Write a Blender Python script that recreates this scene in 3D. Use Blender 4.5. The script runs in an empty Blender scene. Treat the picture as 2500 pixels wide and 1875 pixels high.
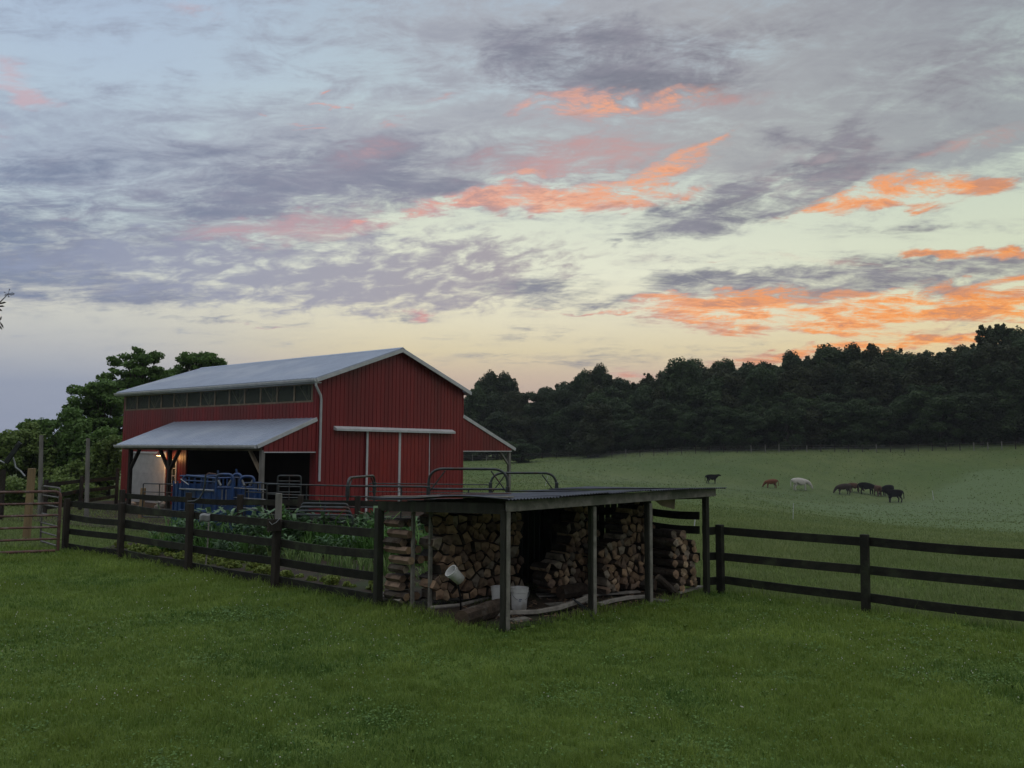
import bpy, math, random
import numpy as np
from mathutils import Vector, Matrix
random.seed(7); rng = np.random.default_rng(7)
R = math.radians
S = bpy.context.scene
COL = S.collection

# ------------------------------------------------------------------ camera
CAMH, PITCH, ROLL, FPX = 2.8, 0.07985, 0.00507, 1956.6      # focal length in pixels of a 2500 px wide frame
cd = bpy.data.cameras.new('camera'); cam = bpy.data.objects.new('camera', cd); COL.objects.link(cam)
cd.sensor_width = 36; cd.lens = FPX / 2500 * 36; cd.clip_end = 9000; cd.clip_start = .05
_F = Vector((0, math.cos(PITCH), math.sin(PITCH))); _U = Vector((0, -math.sin(PITCH), math.cos(PITCH))); _R = Vector((1, 0, 0))
_rc = _R * math.cos(ROLL) + _U * math.sin(ROLL); _uc = -_R * math.sin(ROLL) + _U * math.cos(ROLL)
M4 = Matrix.Identity(4)
for i in range(3):
    M4[i][0] = _rc[i]; M4[i][1] = _uc[i]; M4[i][2] = -_F[i]
M4[2][3] = CAMH
cam.matrix_world = M4
S.camera = cam
S.render.resolution_x, S.render.resolution_y = 1024, 768

def ray(x, y):
    "direction towards a point of the 2500 px photograph"
    return _F + _rc * ((x - 1250) / FPX) - _uc * ((y - 937.5) / FPX)
def gp(x, y, z=0.0):
    "point at height z seen at (x, y)"
    d = ray(x, y); t = (z - CAMH) / d.z
    return Vector((d.x * t, d.y * t, z))
def dp(x, y, dist):
    "point at forward distance dist seen at (x, y)"
    d = ray(x, y); t = dist / d.y
    return Vector((d.x * t, dist, CAMH + d.z * t))
def azel(x, y):
    d = ray(x, y).normalized()
    return math.degrees(math.atan2(d.x, d.y)), math.degrees(math.asin(d.z))

S.view_settings.view_transform = 'Standard'; S.view_settings.look = 'None'
S.view_settings.exposure = 0; S.view_settings.gamma = 1

def lin(c):
    return tuple((v / 255 / 12.92) if v / 255 <= .04045 else ((v / 255 + .055) / 1.055) ** 2.4 for v in c)

# ------------------------------------------------------------------ node helper
class NT:
    def __init__(s, tree):
        s.t = tree; s.n = tree.nodes; s.l = tree.links
    def put(s, sock, v):
        if v is None: return
        if isinstance(v, bpy.types.NodeSocket): s.l.new(v, sock)
        elif isinstance(v, (tuple, list)):
            n = len(sock.default_value)
            sock.default_value = tuple(v)[:n] if len(v) >= n else tuple(v) + (1,) * (n - len(v))
        else: sock.default_value = v
    def m(s, op, a, b=None, c=None, clamp=False):
        n = s.n.new('ShaderNodeMath'); n.operation = op; n.use_clamp = clamp
        s.put(n.inputs[0], a); s.put(n.inputs[1], b); s.put(n.inputs[2], c)
        return n.outputs[0]
    def v(s, op, a, b=None):
        n = s.n.new('ShaderNodeVectorMath'); n.operation = op
        s.put(n.inputs[0], a); s.put(n.inputs[1], b)
        return n.outputs['Value'] if op in ('DOT_PRODUCT', 'LENGTH') else n.outputs[0]
    def comb(s, x, y, z=0.0):
        n = s.n.new('ShaderNodeCombineXYZ')
        for i, q in enumerate((x, y, z)): s.put(n.inputs[i], q)
        return n.outputs[0]
    def sep(s, a):
        n = s.n.new('ShaderNodeSeparateXYZ'); s.put(n.inputs[0], a); return n.outputs
    def noise(s, vec, scale=1., det=5, rough=.5, dist=0., col=False, lac=2.):
        n = s.n.new('ShaderNodeTexNoise'); s.put(n.inputs['Vector'], vec)
        n.inputs['Scale'].default_value = scale; n.inputs['Detail'].default_value = det
        n.inputs['Roughness'].default_value = rough; n.inputs['Distortion'].default_value = dist
        n.inputs['Lacunarity'].default_value = lac
        return n.outputs['Color'] if col else n.outputs['Fac']
    def ss(s, a, lo, hi, o0=0., o1=1.):
        n = s.n.new('ShaderNodeMapRange'); n.interpolation_type = 'SMOOTHSTEP'
        s.put(n.inputs[0], a)
        for i, q in enumerate((lo, hi, o0, o1)): s.put(n.inputs[1 + i], q)
        return n.outputs[0]
    def lerp(s, a, lo, hi, o0=0., o1=1.):
        n = s.n.new('ShaderNodeMapRange'); s.put(n.inputs[0], a)
        for i, q in enumerate((lo, hi, o0, o1)): s.put(n.inputs[1 + i], q)
        return n.outputs[0]
    def mix(s, f, a, b, bt='MIX'):
        n = s.n.new('ShaderNodeMix'); n.data_type = 'RGBA'; n.blend_type = bt
        s.put(n.inputs[0], f); s.put(n.inputs[6], a); s.put(n.inputs[7], b)
        return n.outputs[2]
    def ramp(s, f, stops, ip='LINEAR'):
        n = s.n.new('ShaderNodeValToRGB'); n.color_ramp.interpolation = ip
        e = n.color_ramp.elements
        while len(e) < len(stops): e.new(.5)
        for q, (p, c) in zip(e, stops): q.position = p; q.color = tuple(c) + (1,)
        s.put(n.inputs[0], f)
        return n.outputs[0]
    def mapping(s, vec, loc=(0, 0, 0), rot=(0, 0, 0), sc=(1, 1, 1), typ='POINT'):
        n = s.n.new('ShaderNodeMapping'); n.vector_type = typ; s.put(n.inputs[0], vec)
        n.inputs[1].default_value = loc; n.inputs[2].default_value = rot; n.inputs[3].default_value = sc
        return n.outputs[0]

# ------------------------------------------------------------------ sky (world): afterglow gradient and cloud layers, laid out by azimuth and elevation
W = bpy.data.worlds.new('World'); S.world = W; W.use_nodes = True
W.cycles.sampling_method = 'MANUAL'; W.cycles.sample_map_resolution = 512
def build_sky():
    T = NT(W.node_tree); T.n.clear()
    out = T.n.new('ShaderNodeOutputWorld'); bg = T.n.new('ShaderNodeBackground')
    tc = T.n.new('ShaderNodeTexCoord'); D = T.v('NORMALIZE', tc.outputs['Generated'])
    x, y, z = T.sep(D)[:3]
    az = T.m('MULTIPLY', T.m('ARCTAN2', x, y), 180 / math.pi)
    el = T.m('MULTIPLY', T.m('ARCSINE', z), 180 / math.pi)
    zz = T.m('ADD', T.m('MAXIMUM', z, 0.0), .16)
    px = T.m('DIVIDE', x, zz); py = T.m('DIVIDE', y, zz)
    P = T.comb(px, py, 0.)
    # coordinates along the cloud streets, which run a little towards the upper right
    AE = T.comb(az, el, 0.)
    AEr = T.mapping(AE, rot=(0, 0, R(-9)), sc=(1, 1, 1))
    AEs = T.mapping(AEr, sc=(.055, .16, 1))
    AEt = T.mapping(AEs, loc=(31.7, 12.3, 4.1))
    def warp(v, sc, dt, amp): return T.m('MULTIPLY', T.m('SUBTRACT', T.noise(v, sc, dt, .55), .5), amp)
    w1 = T.comb(warp(AEs, 1.6, 2, 5), warp(AEt, 1.6, 2, 2.2)); w2 = T.comb(warp(AEs, 6.5, 3, 3.4), warp(AEt, 6.5, 3, 1.9))
    B = T.v('ADD', T.v('ADD', AE, w1), w2)
    frames = {}
    def field(blobs):
        acc = 0.0
        for (cx, cy, rx, ry, ang, wt) in blobs:        # in pixels of the 2212 px view of the photo, turned into azimuth and elevation
            k = 2500 / 2212
            a0, e0 = azel(cx * k, cy * k)
            c, s_ = math.cos(R(ang)), math.sin(R(ang))
            a1, e1 = azel((cx + rx * c) * k, (cy - rx * s_) * k)
            a2, e2 = azel((cx - ry * s_) * k, (cy - ry * c) * k)
            r1 = math.hypot(a1 - a0, e1 - e0) * 1.35; r2 = math.hypot(a2 - a0, e2 - e0) * 1.35
            q = round(math.degrees(math.atan2(e1 - e0, a1 - a0)) / 9) * 9
            if q not in frames: frames[q] = T.mapping(B, rot=(0, 0, R(-q)))
            cq, sq = math.cos(R(q)), math.sin(R(q))
            u, w = a0 * cq + e0 * sq, -a0 * sq + e0 * cq
            n = T.n.new('ShaderNodeVectorMath'); n.operation = 'MULTIPLY_ADD'
            T.put(n.inputs[0], frames[q]); T.put(n.inputs[1], (1 / r1, 1 / r2, 0)); T.put(n.inputs[2], (-u / r1, -w / r2, 0))
            acc = T.m('ADD', acc, T.lerp(T.v('LENGTH', n.outputs[0]), 0, 1, wt, 0))
        return acc
    # ---- clear sky behind the clouds
    t = T.lerp(el, -2.9, 37)
    base = T.ramp(t, [(0, lin((178, 154, 150))), (.15, lin((188, 166, 156))), (.2, lin((204, 184, 164))), (.245, lin((220, 207, 174))), (.3, lin((228, 221, 194))), (.38, lin((231, 232, 210))),
                      (.5, lin((214, 222, 206))), (.68, lin((186, 202, 210))), (1, lin((160, 178, 202)))])
    left = T.ramp(t, [(0, lin((140, 146, 164))), (.1, lin((146, 154, 174))), (.17, lin((152, 160, 178))), (.23, lin((184, 186, 188))), (.3, lin((208, 208, 198))),
                      (.45, lin((190, 206, 212))), (.68, lin((176, 194, 214))), (1, lin((160, 178, 208)))])
    right = T.ramp(t, [(0, lin((214, 150, 110))), (.14, lin((212, 160, 130))), (.19, lin((222, 182, 144))), (.24, lin((236, 212, 160))), (.34, lin((218, 224, 196))),
                       (.55, lin((196, 210, 198))), (.75, lin((166, 180, 184))), (1, lin((146, 158, 172)))])
    f = T.ss(az, -30, -6, 1, 0); base = T.mix(f, base, left)
    f = T.ss(az, 6, 36); base = T.mix(f, base, right)
    # ---- textures of the clouds
    streak = T.noise(T.mapping(AEr, sc=(.20, .60, 1)), 1.0, 6, .68, .7)
    fine = T.noise(T.mapping(P, rot=(0, 0, R(20)), sc=(1, 1.7, 1)), 6.0, 6, .74, .6)
    mack = T.noise(T.mapping(AEr, sc=(.42, 1.25, 1)), 1.0, 5, .62, .4)
    soft = T.noise(T.mapping(P, sc=(1, 1, 1)), 1.3, 5, .55, .3)
    lay = T.noise(T.mapping(P, rot=(0, 0, R(-14)), sc=(.8, 2.6, 1)), 2.4, 6, .68, .35)
    tex = T.m('ADD', T.m('MULTIPLY', T.m('SUBTRACT', lay, .5), 2.2), T.m('ADD', T.m('MULTIPLY', T.m('SUBTRACT', streak, .5), 1.8), T.m('MULTIPLY', T.m('SUBTRACT', fine, .5), 2.5)), T.m('MULTIPLY', T.m('SUBTRACT', mack, .5), 1.3))
    # ---- thin high veil, grey lavender
    veil = field([(1750, 180, 700, 260, 10, 1.0), (1000, 260, 420, 140, 8, .7), (500, 330, 520, 120, 5, .9), (80, 320, 260, 120, 0, .5),
                  (1250, 330, 500, 90, 5, .8), (1150, 30, 500, 120, 0, .8), (2100, 250, 300, 140, 10, .6), (1950, 350, 260, 60, 14, .6), (700, 380, 400, 80, 4, .7)])
    veil = T.m('ADD', T.m('ADD', T.m('MINIMUM', veil, .85), T.ss(el, 9, 20, -.1, .34)), T.m('MULTIPLY', tex, .8))
    c = T.mix(T.ss(veil, .1, 1.2, 0, .85), base, T.ramp(T.lerp(az, -35, 35), [(0, lin((160, 172, 192))), (.4, lin((168, 171, 181))), (.7, lin((166, 166, 170))), (1, lin((148, 152, 160)))]))
    c = T.mix(T.ss(T.m('ADD', T.m('MULTIPLY', tex, .9), T.ss(el, 10, 22, -.5, .1)), -.05, .9, 0, .22), c, T.mix(T.ss(az, -30, 20), lin((138, 148, 172)), lin((138, 138, 152))))
    # ---- darker grey clouds
    grey = field([(330, 470, 560, 100, 4, 1.5), (720, 405, 260, 70, 8, 1.2), (120, 520, 340, 70, 0, 1.0), (90, 612, 340, 48, -3, 1.5), (330, 630, 180, 22, -4, .6),
                  (1340, 145, 270, 90, 0, 1.7), (1560, 100, 220, 50, 4, .5), (1250, 190, 120, 40, 0, .5), (2050, 150, 260, 80, 8, .55),
                  (1560, 455, 210, 46, 18, 1.8), (1700, 420, 180, 50, 14, 1.1), (1775, 355, 130, 46, 52, 1.4), (1700, 300, 90, 24, 0, .8), (1840, 310, 50, 30, -40, .7), (1950, 340, 230, 30, 14, .6),
                  (1920, 600, 430, 40, 7, 1.6), (1640, 624, 240, 32, 4, 1.5), (1480, 620, 120, 24, 0, .8), (2180, 640, 220, 16, 0, .7), (2100, 570, 160, 18, 0, .5),
                  (1150, 618, 120, 26, 2, 1.4), (1280, 652, 160, 18, -2, 1.1), (1060, 635, 90, 12, 0, .5),
                  (880, 440, 140, 20, 6, .7), (520, 700, 150, 8, 0, .7), (880, 690, 90, 8, 0, .55), (1130, 715, 110, 18, 0, .4), (1320, 530, 30, 6, -10, .9),
                  (1100, 330, 260, 50, 6, .55), (1250, 400, 200, 30, 8, .5), (780, 330, 200, 50, 4, .45), (1000, 400, 160, 24, 6, .6), (420, 330, 420, 60, 2, .5), (1180, 130, 160, 60, 10, .5), (1960, 500, 200, 14, 4, .4), (1180, 780, 260, 16, 2, .45), (1500, 745, 260, 12, 0, .4)])
    greyd = T.m('ADD', T.m('MINIMUM', grey, 1.0), T.m('MULTIPLY', tex, T.ss(grey, .0, .4, .45, 1.05)))
    gcol = T.ramp(T.lerp(az, -35, 35), [(0, lin((120, 134, 160))), (.35, lin((132, 136, 154))), (.62, lin((122, 125, 138))), (1, lin((130, 126, 134)))])
    gcol = T.mix(T.ss(T.m('ADD', T.m('MULTIPLY', T.m('SUBTRACT', lay, .5), 2.), T.m('SUBTRACT', mack, .5)), -.45, .45, .30, 0), gcol, lin((178, 172, 184)))
    c = T.mix(T.ss(greyd, -.1, 1.4, 0, .97), c, gcol)
    # ---- rippled altocumulus
    mk = field([(560, 600, 460, 75, 2, 1.1), (930, 560, 330, 75, 0, 1.0), (250, 560, 300, 40, 0, .8), (800, 650, 330, 50, 0, .8), (1060, 560, 90, 60, 0, .5), (1420, 560, 240, 40, 0, .3), (420, 250, 300, 60, 0, .25), (1750, 370, 240, 80, 20, .5)])
    rip = T.m('ADD', T.m('MULTIPLY', T.m('SUBTRACT', mack, .5), 3.4), T.m('MULTIPLY', T.m('SUBTRACT', fine, .5), 1.1))
    mkd = T.m('ADD', T.m('MULTIPLY', rip, T.ss(mk, 0, .5)), T.m('MULTIPLY', mk, .85))
    mcol = T.ramp(T.lerp(az, -35, 5), [(0, lin((140, 152, 178))), (.6, lin((160, 158, 172))), (1, lin((164, 154, 160)))])
    c = T.mix(T.ss(mkd, .05, 1.2, 0, .92), c, mcol)
    # ---- clouds lit from below by the set sun
    dim = field([(700, 480, 300, 36, 8, .9), (560, 500, 200, 26, 6, .5), (420, 22, 90, 26, -20, .55), (35, 165, 62, 42, -20, 1.0), (80, 215, 60, 30, -20, .95), (1250, 300, 240, 60, 4, .55),
                 (1200, 360, 260, 50, 6, .7), (1500, 230, 220, 26, 6, .6), (2080, 310, 200, 22, 14, .6), (780, 340, 140, 50, 10, .4), (150, 470, 120, 16, 0, .35), (0, 300, 60, 60, 0, .4),
                 (1800, 570, 300, 12, 0, .4), (1560, 810, 400, 26, 2, .5)])
    dimd = T.m('ADD', T.m('MINIMUM', dim, .8), T.m('MULTIPLY', tex, T.ss(dim, .0, .5, .1, .9)))
    c = T.mix(T.ss(dimd, .1, 1.3, 0, .75), c, T.ramp(T.lerp(az, -35, 35), [(0, lin((206, 178, 186))), (.5, lin((206, 160, 158))), (1, lin((214, 164, 150)))]))
    hot = field([(1330, 222, 230, 34, 0, 1.2), (1150, 232, 60, 14, 10, .5), (905, 238, 100, 24, 22, 1.2), (700, 215, 40, 6, 0, .95), (740, 214, 50, 5, 4, .7), (640, 266, 60, 7, 2, .85), (705, 187, 24, 6, 0, .8), (680, 280, 40, 5, 0, .6), (560, 230, 24, 6, 0, .5),
                 (1230, 428, 270, 28, 0, 1.3), (1080, 405, 130, 22, 28, .9), (1400, 402, 120, 28, 6, .9), (1130, 450, 170, 18, 4, .8), (1460, 360, 120, 20, 22, 1.2), (1560, 300, 50, 12, 30, .6), (1250, 375, 190, 12, 6, .6),
                 (860, 462, 140, 20, 8, 1.2), (760, 477, 26, 8, 0, .9), (650, 490, 130, 12, 8, .4),
                 (1920, 428, 190, 32, 9, 1.7), (1780, 452, 120, 20, 12, 1.0), (2110, 406, 80, 14, 8, 1.1), (1990, 455, 100, 8, 10, .5),
                 (2140, 548, 150, 13, 0, 1.1), (1990, 540, 60, 10, 0, .8), (2000, 640, 330, 10, 3, .8), (2180, 600, 130, 12, 4, .8),
                 (1880, 684, 520, 34, 1, 1.7), (1560, 664, 230, 24, 2, 1.25), (2120, 664, 280, 30, 0, 1.2), (1750, 706, 300, 12, -2, 1.2), (1640, 640, 240, 14, 4, .7), (2050, 620, 300, 12, 5, .7), (1420, 650, 90, 9, 0, .8), (1480, 690, 90, 5, 0, .5),
                 (1980, 744, 280, 16, 3, 1.3), (1760, 762, 240, 12, 2, 1.1), (1900, 728, 160, 6, 0, .6), (1310, 678, 160, 5, 0, .75), (1180, 668, 80, 4, 0, .4), (915, 684, 60, 8, 0, .85), (570, 709, 90, 4, 0, .75), (1370, 820, 70, 24, 0, .7), (1650, 780, 300, 12, 4, .6),
                 (390, 475, 30, 4, 0, .4), (1560, 575, 30, 3, 0, .4)])
    hotd = T.m('ADD', T.m('MINIMUM', hot, .68), T.m('MULTIPLY', tex, T.ss(hot, .0, .5, .2, 1.7)))
    hcol = T.ramp(T.lerp(az, -30, 34), [(0, lin((222, 176, 180))), (.3, lin((226, 164, 158))), (.5, lin((242, 174, 142))), (.7, lin((253, 164, 98))), (1, lin((255, 156, 62)))])
    hcol = T.mix(T.ss(el, 10, 24, 0, .5), hcol, lin((240, 176, 150)))
    vary = T.m('ADD', T.m('MULTIPLY', T.m('MINIMUM', hot, 1.3), .85), T.m('ADD', T.m('ADD', T.m('MULTIPLY', T.m('SUBTRACT', lay, .5), 1.6), T.m('MULTIPLY', T.m('SUBTRACT', streak, .5), 1.8)), T.m('ADD', T.m('MULTIPLY', T.m('SUBTRACT', mack, .5), 1.2), T.m('MULTIPLY', T.m('SUBTRACT', fine, .5), 2.0))))
    hcol = T.mix(T.ss(vary, .1, 1.25), T.mix(T.ss(az, -5, 30), lin((188, 164, 172)), lin((208, 160, 138))), hcol)
    c = T.mix(T.m('MULTIPLY', T.ss(hotd, -.05, 1.15, 0, .98), T.ss(hot, .02, .65)), c, hcol)
    st_ = T.m('ADD', T.m('MULTIPLY', T.m('SUBTRACT', streak, .5), 1.6), T.m('ADD', T.m('MULTIPLY', T.m('SUBTRACT', lay, .5), 1.6), T.m('MULTIPLY', T.m('SUBTRACT', fine, .5), 1.6)))
    c = T.mix(T.m('MULTIPLY', T.ss(st_, .02, .42, 0, .5), T.ss(hot, .1, .6)), c, gcol)
    # the rest of the dome (above and behind the camera): unseen, made bright overhead and dim low down to light the farm
    ang = T.m('MULTIPLY', T.m('ARCCOSINE', y), 180 / math.pi)
    back = T.mix(T.ss(soft, .35, .7), (1.20, 1.20, 1.20, 1), (.84, .85, .88, 1))
    back = T.mix(T.ss(el, 12, 62), (.12, .13, .16, 1), back)
    c = T.mix(T.ss(ang, 50, 95), c, back)
    c = T.mix(T.ss(el, -1.5, -6), c, lin((60, 70, 60)))
    T.put(bg.inputs['Color'], c); bg.inputs['Strength'].default_value = 1.0
    T.l.new(bg.outputs[0], out.inputs[0])
build_sky()

# ------------------------------------------------------------------ object helpers
def tag(o, label=None, cat=None, group=None, kind=None):
    if label: o['label'] = label
    if cat: o['category'] = cat
    if group: o['group'] = group
    if kind: o['kind'] = kind
    return o
def thing(name, label, cat, loc=(0, 0, 0), group=None, rz=0.0):
    o = bpy.data.objects.new(name, None); COL.objects.link(o); o.empty_display_size = .1
    o.location = loc; o.rotation_euler = (0, 0, rz)
    return tag(o, label, cat, group)
def link(name, me, parent=None, mats=()):
    o = bpy.data.objects.new(name, me); COL.objects.link(o)
    if parent is not None: o.parent = parent
    for m_ in mats: me.materials.append(m_)
    return o
class MB:
    "collects shapes in world coordinates (or local ones) for ONE mesh"
    def __init__(s): s.v = []; s.f = []; s.mi = []
    def add(s, vs, fs, mi=0):
        b = len(s.v); s.v += [tuple(q) for q in vs]
        s.f += [[b + i for i in f] for f in fs]; s.mi += [mi] * len(fs)
        return s
    def box(s, c, sz, rot=None, mi=0):
        c = Vector(c); h = Vector(sz) / 2; vs = []
        for i in range(8):
            p = Vector((h.x if i & 1 else -h.x, h.y if i & 2 else -h.y, h.z if i & 4 else -h.z))
            if rot is not None: p = rot @ p
            vs.append(c + p)
        return s.add(vs, [(0, 2, 3, 1), (4, 5, 7, 6), (0, 1, 5, 4), (2, 6, 7, 3), (0, 4, 6, 2), (1, 3, 7, 5)], mi)
    def beam(s, a, b, w, h, mi=0, up=(0, 0, 1)):
        "bar from a to b: w across (level), h along up"
        a = Vector(a); b = Vector(b); d = b - a; L = d.length; d.normalize(); up = Vector(up)
        x = d.cross(up)
        if x.length < 1e-3: x = d.cross(Vector((1, 0, 0)))
        x.normalize(); z = x.cross(d)
        return s.box((a + b) / 2, (w, L, h), Matrix((x, d, z)).transposed(), mi)
    def tube(s, pts, r, n=8, mi=0, caps=True):
        pts = [Vector(p) for p in pts]; rs = r if isinstance(r, (list, tuple)) else [r] * len(pts)
        prev = None; vs = []; fs = []
        for i, p in enumerate(pts):
            d = (pts[min(i + 1, len(pts) - 1)] - pts[max(i - 1, 0)]).normalized()
            if prev is None:
                x = d.cross(Vector((0, 0, 1)))
                if x.length < 1e-3: x = d.cross(Vector((1, 0, 0)))
            else: x = prev - d * prev.dot(d)
            x.normalize(); prev = x; y = d.cross(x)
            for k in range(n):
                a = 2 * math.pi * k / n; vs.append(p + (x * math.cos(a) + y * math.sin(a)) * rs[i])
        for i in range(len(pts) - 1):
            for k in range(n):
                fs.append((i * n + k, i * n + (k + 1) % n, (i + 1) * n + (k + 1) % n, (i + 1) * n + k))
        if caps: fs.append(tuple(range(n))[::-1]); fs.append(tuple((len(pts) - 1) * n + k for k in range(n)))
        return s.add(vs, fs, mi)
    def lathe(s, prof, c, axis=(0, 0, 1), n=24, mi=0):
        ax = Vector(axis).normalized(); x = ax.orthogonal().normalized(); y = ax.cross(x); c = Vector(c)
        vs = []; fs = []
        for (r, h) in prof:
            for k in range(n):
                a = 2 * math.pi * k / n; vs.append(c + ax * h + (x * math.cos(a) + y * math.sin(a)) * max(r, 1e-4))
        for i in range(len(prof) - 1):
            for k in range(n): fs.append((i * n + k, i * n + (k + 1) % n, (i + 1) * n + (k + 1) % n, (i + 1) * n + k))
        return s.add(vs, fs, mi)
    def prism(s, poly, off, mi=0, mi_side=None):
        "closed polygon (list of Vector) pushed along off"
        n = len(poly); off = Vector(off); vs = [Vector(p) for p in poly] + [Vector(p) + off for p in poly]
        s.add(vs, [tuple(range(n))[::-1], tuple(range(n, 2 * n))], mi)
        b = len(s.v) - 2 * n
        for k in range(n):
            s.f.append([b + k, b + (k + 1) % n, b + n + (k + 1) % n, b + n + k]); s.mi.append(mi if mi_side is None else mi_side)
        return s
    def mesh(s, name, mats, origin=(0, 0, 0), smooth=False):
        me = bpy.data.meshes.new(name); o = Vector(origin)
        me.from_pydata([(v[0] - o.x, v[1] - o.y, v[2] - o.z) for v in s.v], [], s.f)
        me.polygons.foreach_set('material_index', s.mi)
        if smooth: me.polygons.foreach_set('use_smooth', [True] * len(s.f))
        for m_ in mats: me.materials.append(m_)
        me.update(); return me
    def build(s, name, mats, parent=None, smooth=False, origin=None):
        if not isinstance(mats, (list, tuple)): mats = [mats]
        if origin is None: origin = parent_world(parent) if parent is not None else (0, 0, 0)
        o = link(name, s.mesh(name, mats, origin, smooth), parent)
        if smooth: o.data.set_sharp_from_angle(angle=R(40))
        return o
def parent_world(p):
    v = Vector((0, 0, 0))
    while p is not None: v = v + Vector(p.location); p = p.parent
    return v
def bev(o, w=.006, seg=2):
    b = o.modifiers.new('bevel', 'BEVEL'); b.width = w; b.segments = seg; b.limit_method = 'ANGLE'; return o
def solo(name, mb, mats, loc, label, cat, group=None, smooth=False):
    "a thing that is one mesh"
    if not isinstance(mats, (list, tuple)): mats = [mats]
    o = link(name, mb.mesh(name, mats, loc, smooth)); o.location = loc
    if smooth: o.data.set_sharp_from_angle(angle=R(40))
    return tag(o, label, cat, group)
def np_mesh(name, verts, quads, mats, tint=None, tris=None):
    "fast mesh out of numpy arrays; tint is one value per face"
    me = bpy.data.meshes.new(name); nv = len(verts)
    me.vertices.add(nv); me.vertices.foreach_set('co', np.ascontiguousarray(verts, dtype=np.float32).ravel())
    nq = 0 if quads is None else len(quads); nt = 0 if tris is None else len(tris)
    idx = []; st = []
    if nq: idx.append(quads.ravel()); st.append(np.arange(nq) * 4)
    if nt: idx.append(tris.ravel()); st.append(nq * 4 + np.arange(nt) * 3)
    idx = np.concatenate(idx).astype(np.int32); st = np.concatenate(st).astype(np.int32)
    me.loops.add(len(idx)); me.loops.foreach_set('vertex_index', idx)
    me.polygons.add(nq + nt); me.polygons.foreach_set('loop_start', st)
    me.update(calc_edges=True)
    if tint is not None:
        a = me.attributes.new('tint', 'FLOAT', 'FACE'); a.data.foreach_set('value', tint.astype(np.float32))
    for m_ in mats: me.materials.append(m_)
    return me

# ------------------------------------------------------------------ materials
def mat(name, c1, c2=None, rough=.7, scale=4., det=5, stretch=(1, 1, 1), bump=.0, bscale=30., metal=0., spec=.3, lo=.35, hi=.65, coords='Object', c3=None, s3=1.2, rnd=0.):
    m_ = bpy.data.materials.new(name); m_.use_nodes = True; T = NT(m_.node_tree)
    bs = T.n['Principled BSDF']; tc = T.n.new('ShaderNodeTexCoord').outputs['Object']
    if coords == 'World': tc = T.n.new('ShaderNodeNewGeometry').outputs['Position']
    vec = T.mapping(tc, sc=stretch)
    if c2 is not None:
        f = T.ss(T.noise(vec, scale, det, .6), lo, hi); c = T.mix(f, c1 + (1,), c2 + (1,))
        if c3 is not None: c = T.mix(T.ss(T.noise(vec, s3, 4, .6), .5, .68), c, c3 + (1,))
        if rnd:
            oi = T.n.new('ShaderNodeObjectInfo'); k = T.lerp(oi.outputs['Random'], 0, 1, 1 - rnd, 1 + rnd); c = T.mix(1., c, T.comb(k, k, k), 'MULTIPLY')
        T.put(bs.inputs['Base Color'], c)
    else: bs.inputs['Base Color'].default_value = c1 + (1,)
    bs.inputs['Roughness'].default_value = rough; bs.inputs['Metallic'].default_value = metal
    bs.inputs['Specular IOR Level'].default_value = spec
    if bump:
        b = T.n.new('ShaderNodeBump'); b.inputs['Strength'].default_value = bump; b.inputs['Distance'].default_value = .02
        T.put(b.inputs['Height'], T.noise(vec, bscale, 5, .6)); T.l.new(b.outputs[0], bs.inputs['Normal'])
    return m_
def leafmat(name, dark, light, rough=.55, trans=.35, patch=None, ps=.12):
    "foliage: colour from each leaf's own tint and from patches"
    m_ = bpy.data.materials.new(name); m_.use_nodes = True; T = NT(m_.node_tree)
    bs = T.n['Principled BSDF']; at = T.n.new('ShaderNodeAttribute'); at.attribute_name = 'tint'
    c = T.mix(at.outputs['Fac'], dark + (1,), light + (1,))
    if patch is not None:
        pos = T.n.new('ShaderNodeNewGeometry').outputs['Position']
        c = T.mix(T.ss(T.noise(pos, ps, 4, .6), .42, .66), c, patch + (1,))
    T.put(bs.inputs['Base Color'], c); bs.inputs['Roughness'].default_value = rough; bs.inputs['Specular IOR Level'].default_value = .25
    if trans:
        tr = T.n.new('ShaderNodeBsdfTranslucent'); T.put(tr.inputs['Color'], c)
        mx = T.n.new('ShaderNodeMixShader'); mx.inputs[0].default_value = trans
        T.l.new(bs.outputs[0], mx.inputs[1]); T.l.new(tr.outputs[0], mx.inputs[2]); T.l.new(mx.outputs[0], T.n['Material Output'].inputs['Surface'])
    return m_

M_red = mat('red_siding', (.245, .025, .028), (.175, .020, .024), .42, 2.4, 6, (1, 1, .07), c3=(.15, .026, .027), s3=.5, spec=.4, lo=.3, hi=.7)
M_reddoor = mat('red_door', (.29, .030, .028), (.22, .024, .025), .4, 1.5, 4, (1, 1, .3), spec=.4)
M_white = mat('white_trim', (.58, .60, .62), (.48, .50, .52), .45, 3, 4)
M_roof = mat('galvanised_roof', (.37, .43, .53), (.30, .35, .45), .36, 1.6, 6, (1, 1, 1), c3=(.42, .47, .55), s3=.35, lo=.25, hi=.75, metal=.35, spec=.5)
M_dkroof = mat('dark_roof_metal', (.085, .09, .105), (.05, .052, .06), .42, 2.5, 5, c3=(.03, .03, .034), s3=1.5, metal=.3)
M_wood_in = mat('barn_timber', (.25, .20, .145), (.17, .135, .10), .8, 3, 5, (1, 1, 1))
M_dark_in = mat('barn_inside_shade', (.028, .018, .015), (.018, .013, .011), .9, 1)  # interior shade put into this near-black colour
M_post = mat('old_post', (.040, .033, .026), (.020, .017, .014), .85, 6, 6, (1, 1, .2), .4, 30)
M_greypost = mat('grey_post', (.24, .235, .22), (.15, .145, .13), .8, 6, 6, (1, 1, .2), .4, 30)
M_fence = mat('black_fence_board', (.012, .013, .010), (.022, .022, .016), .8, 5, 6, (1, 1, 1), .5, 22, c3=(.034, .042, .024), s3=2.2, rnd=.4)
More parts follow.
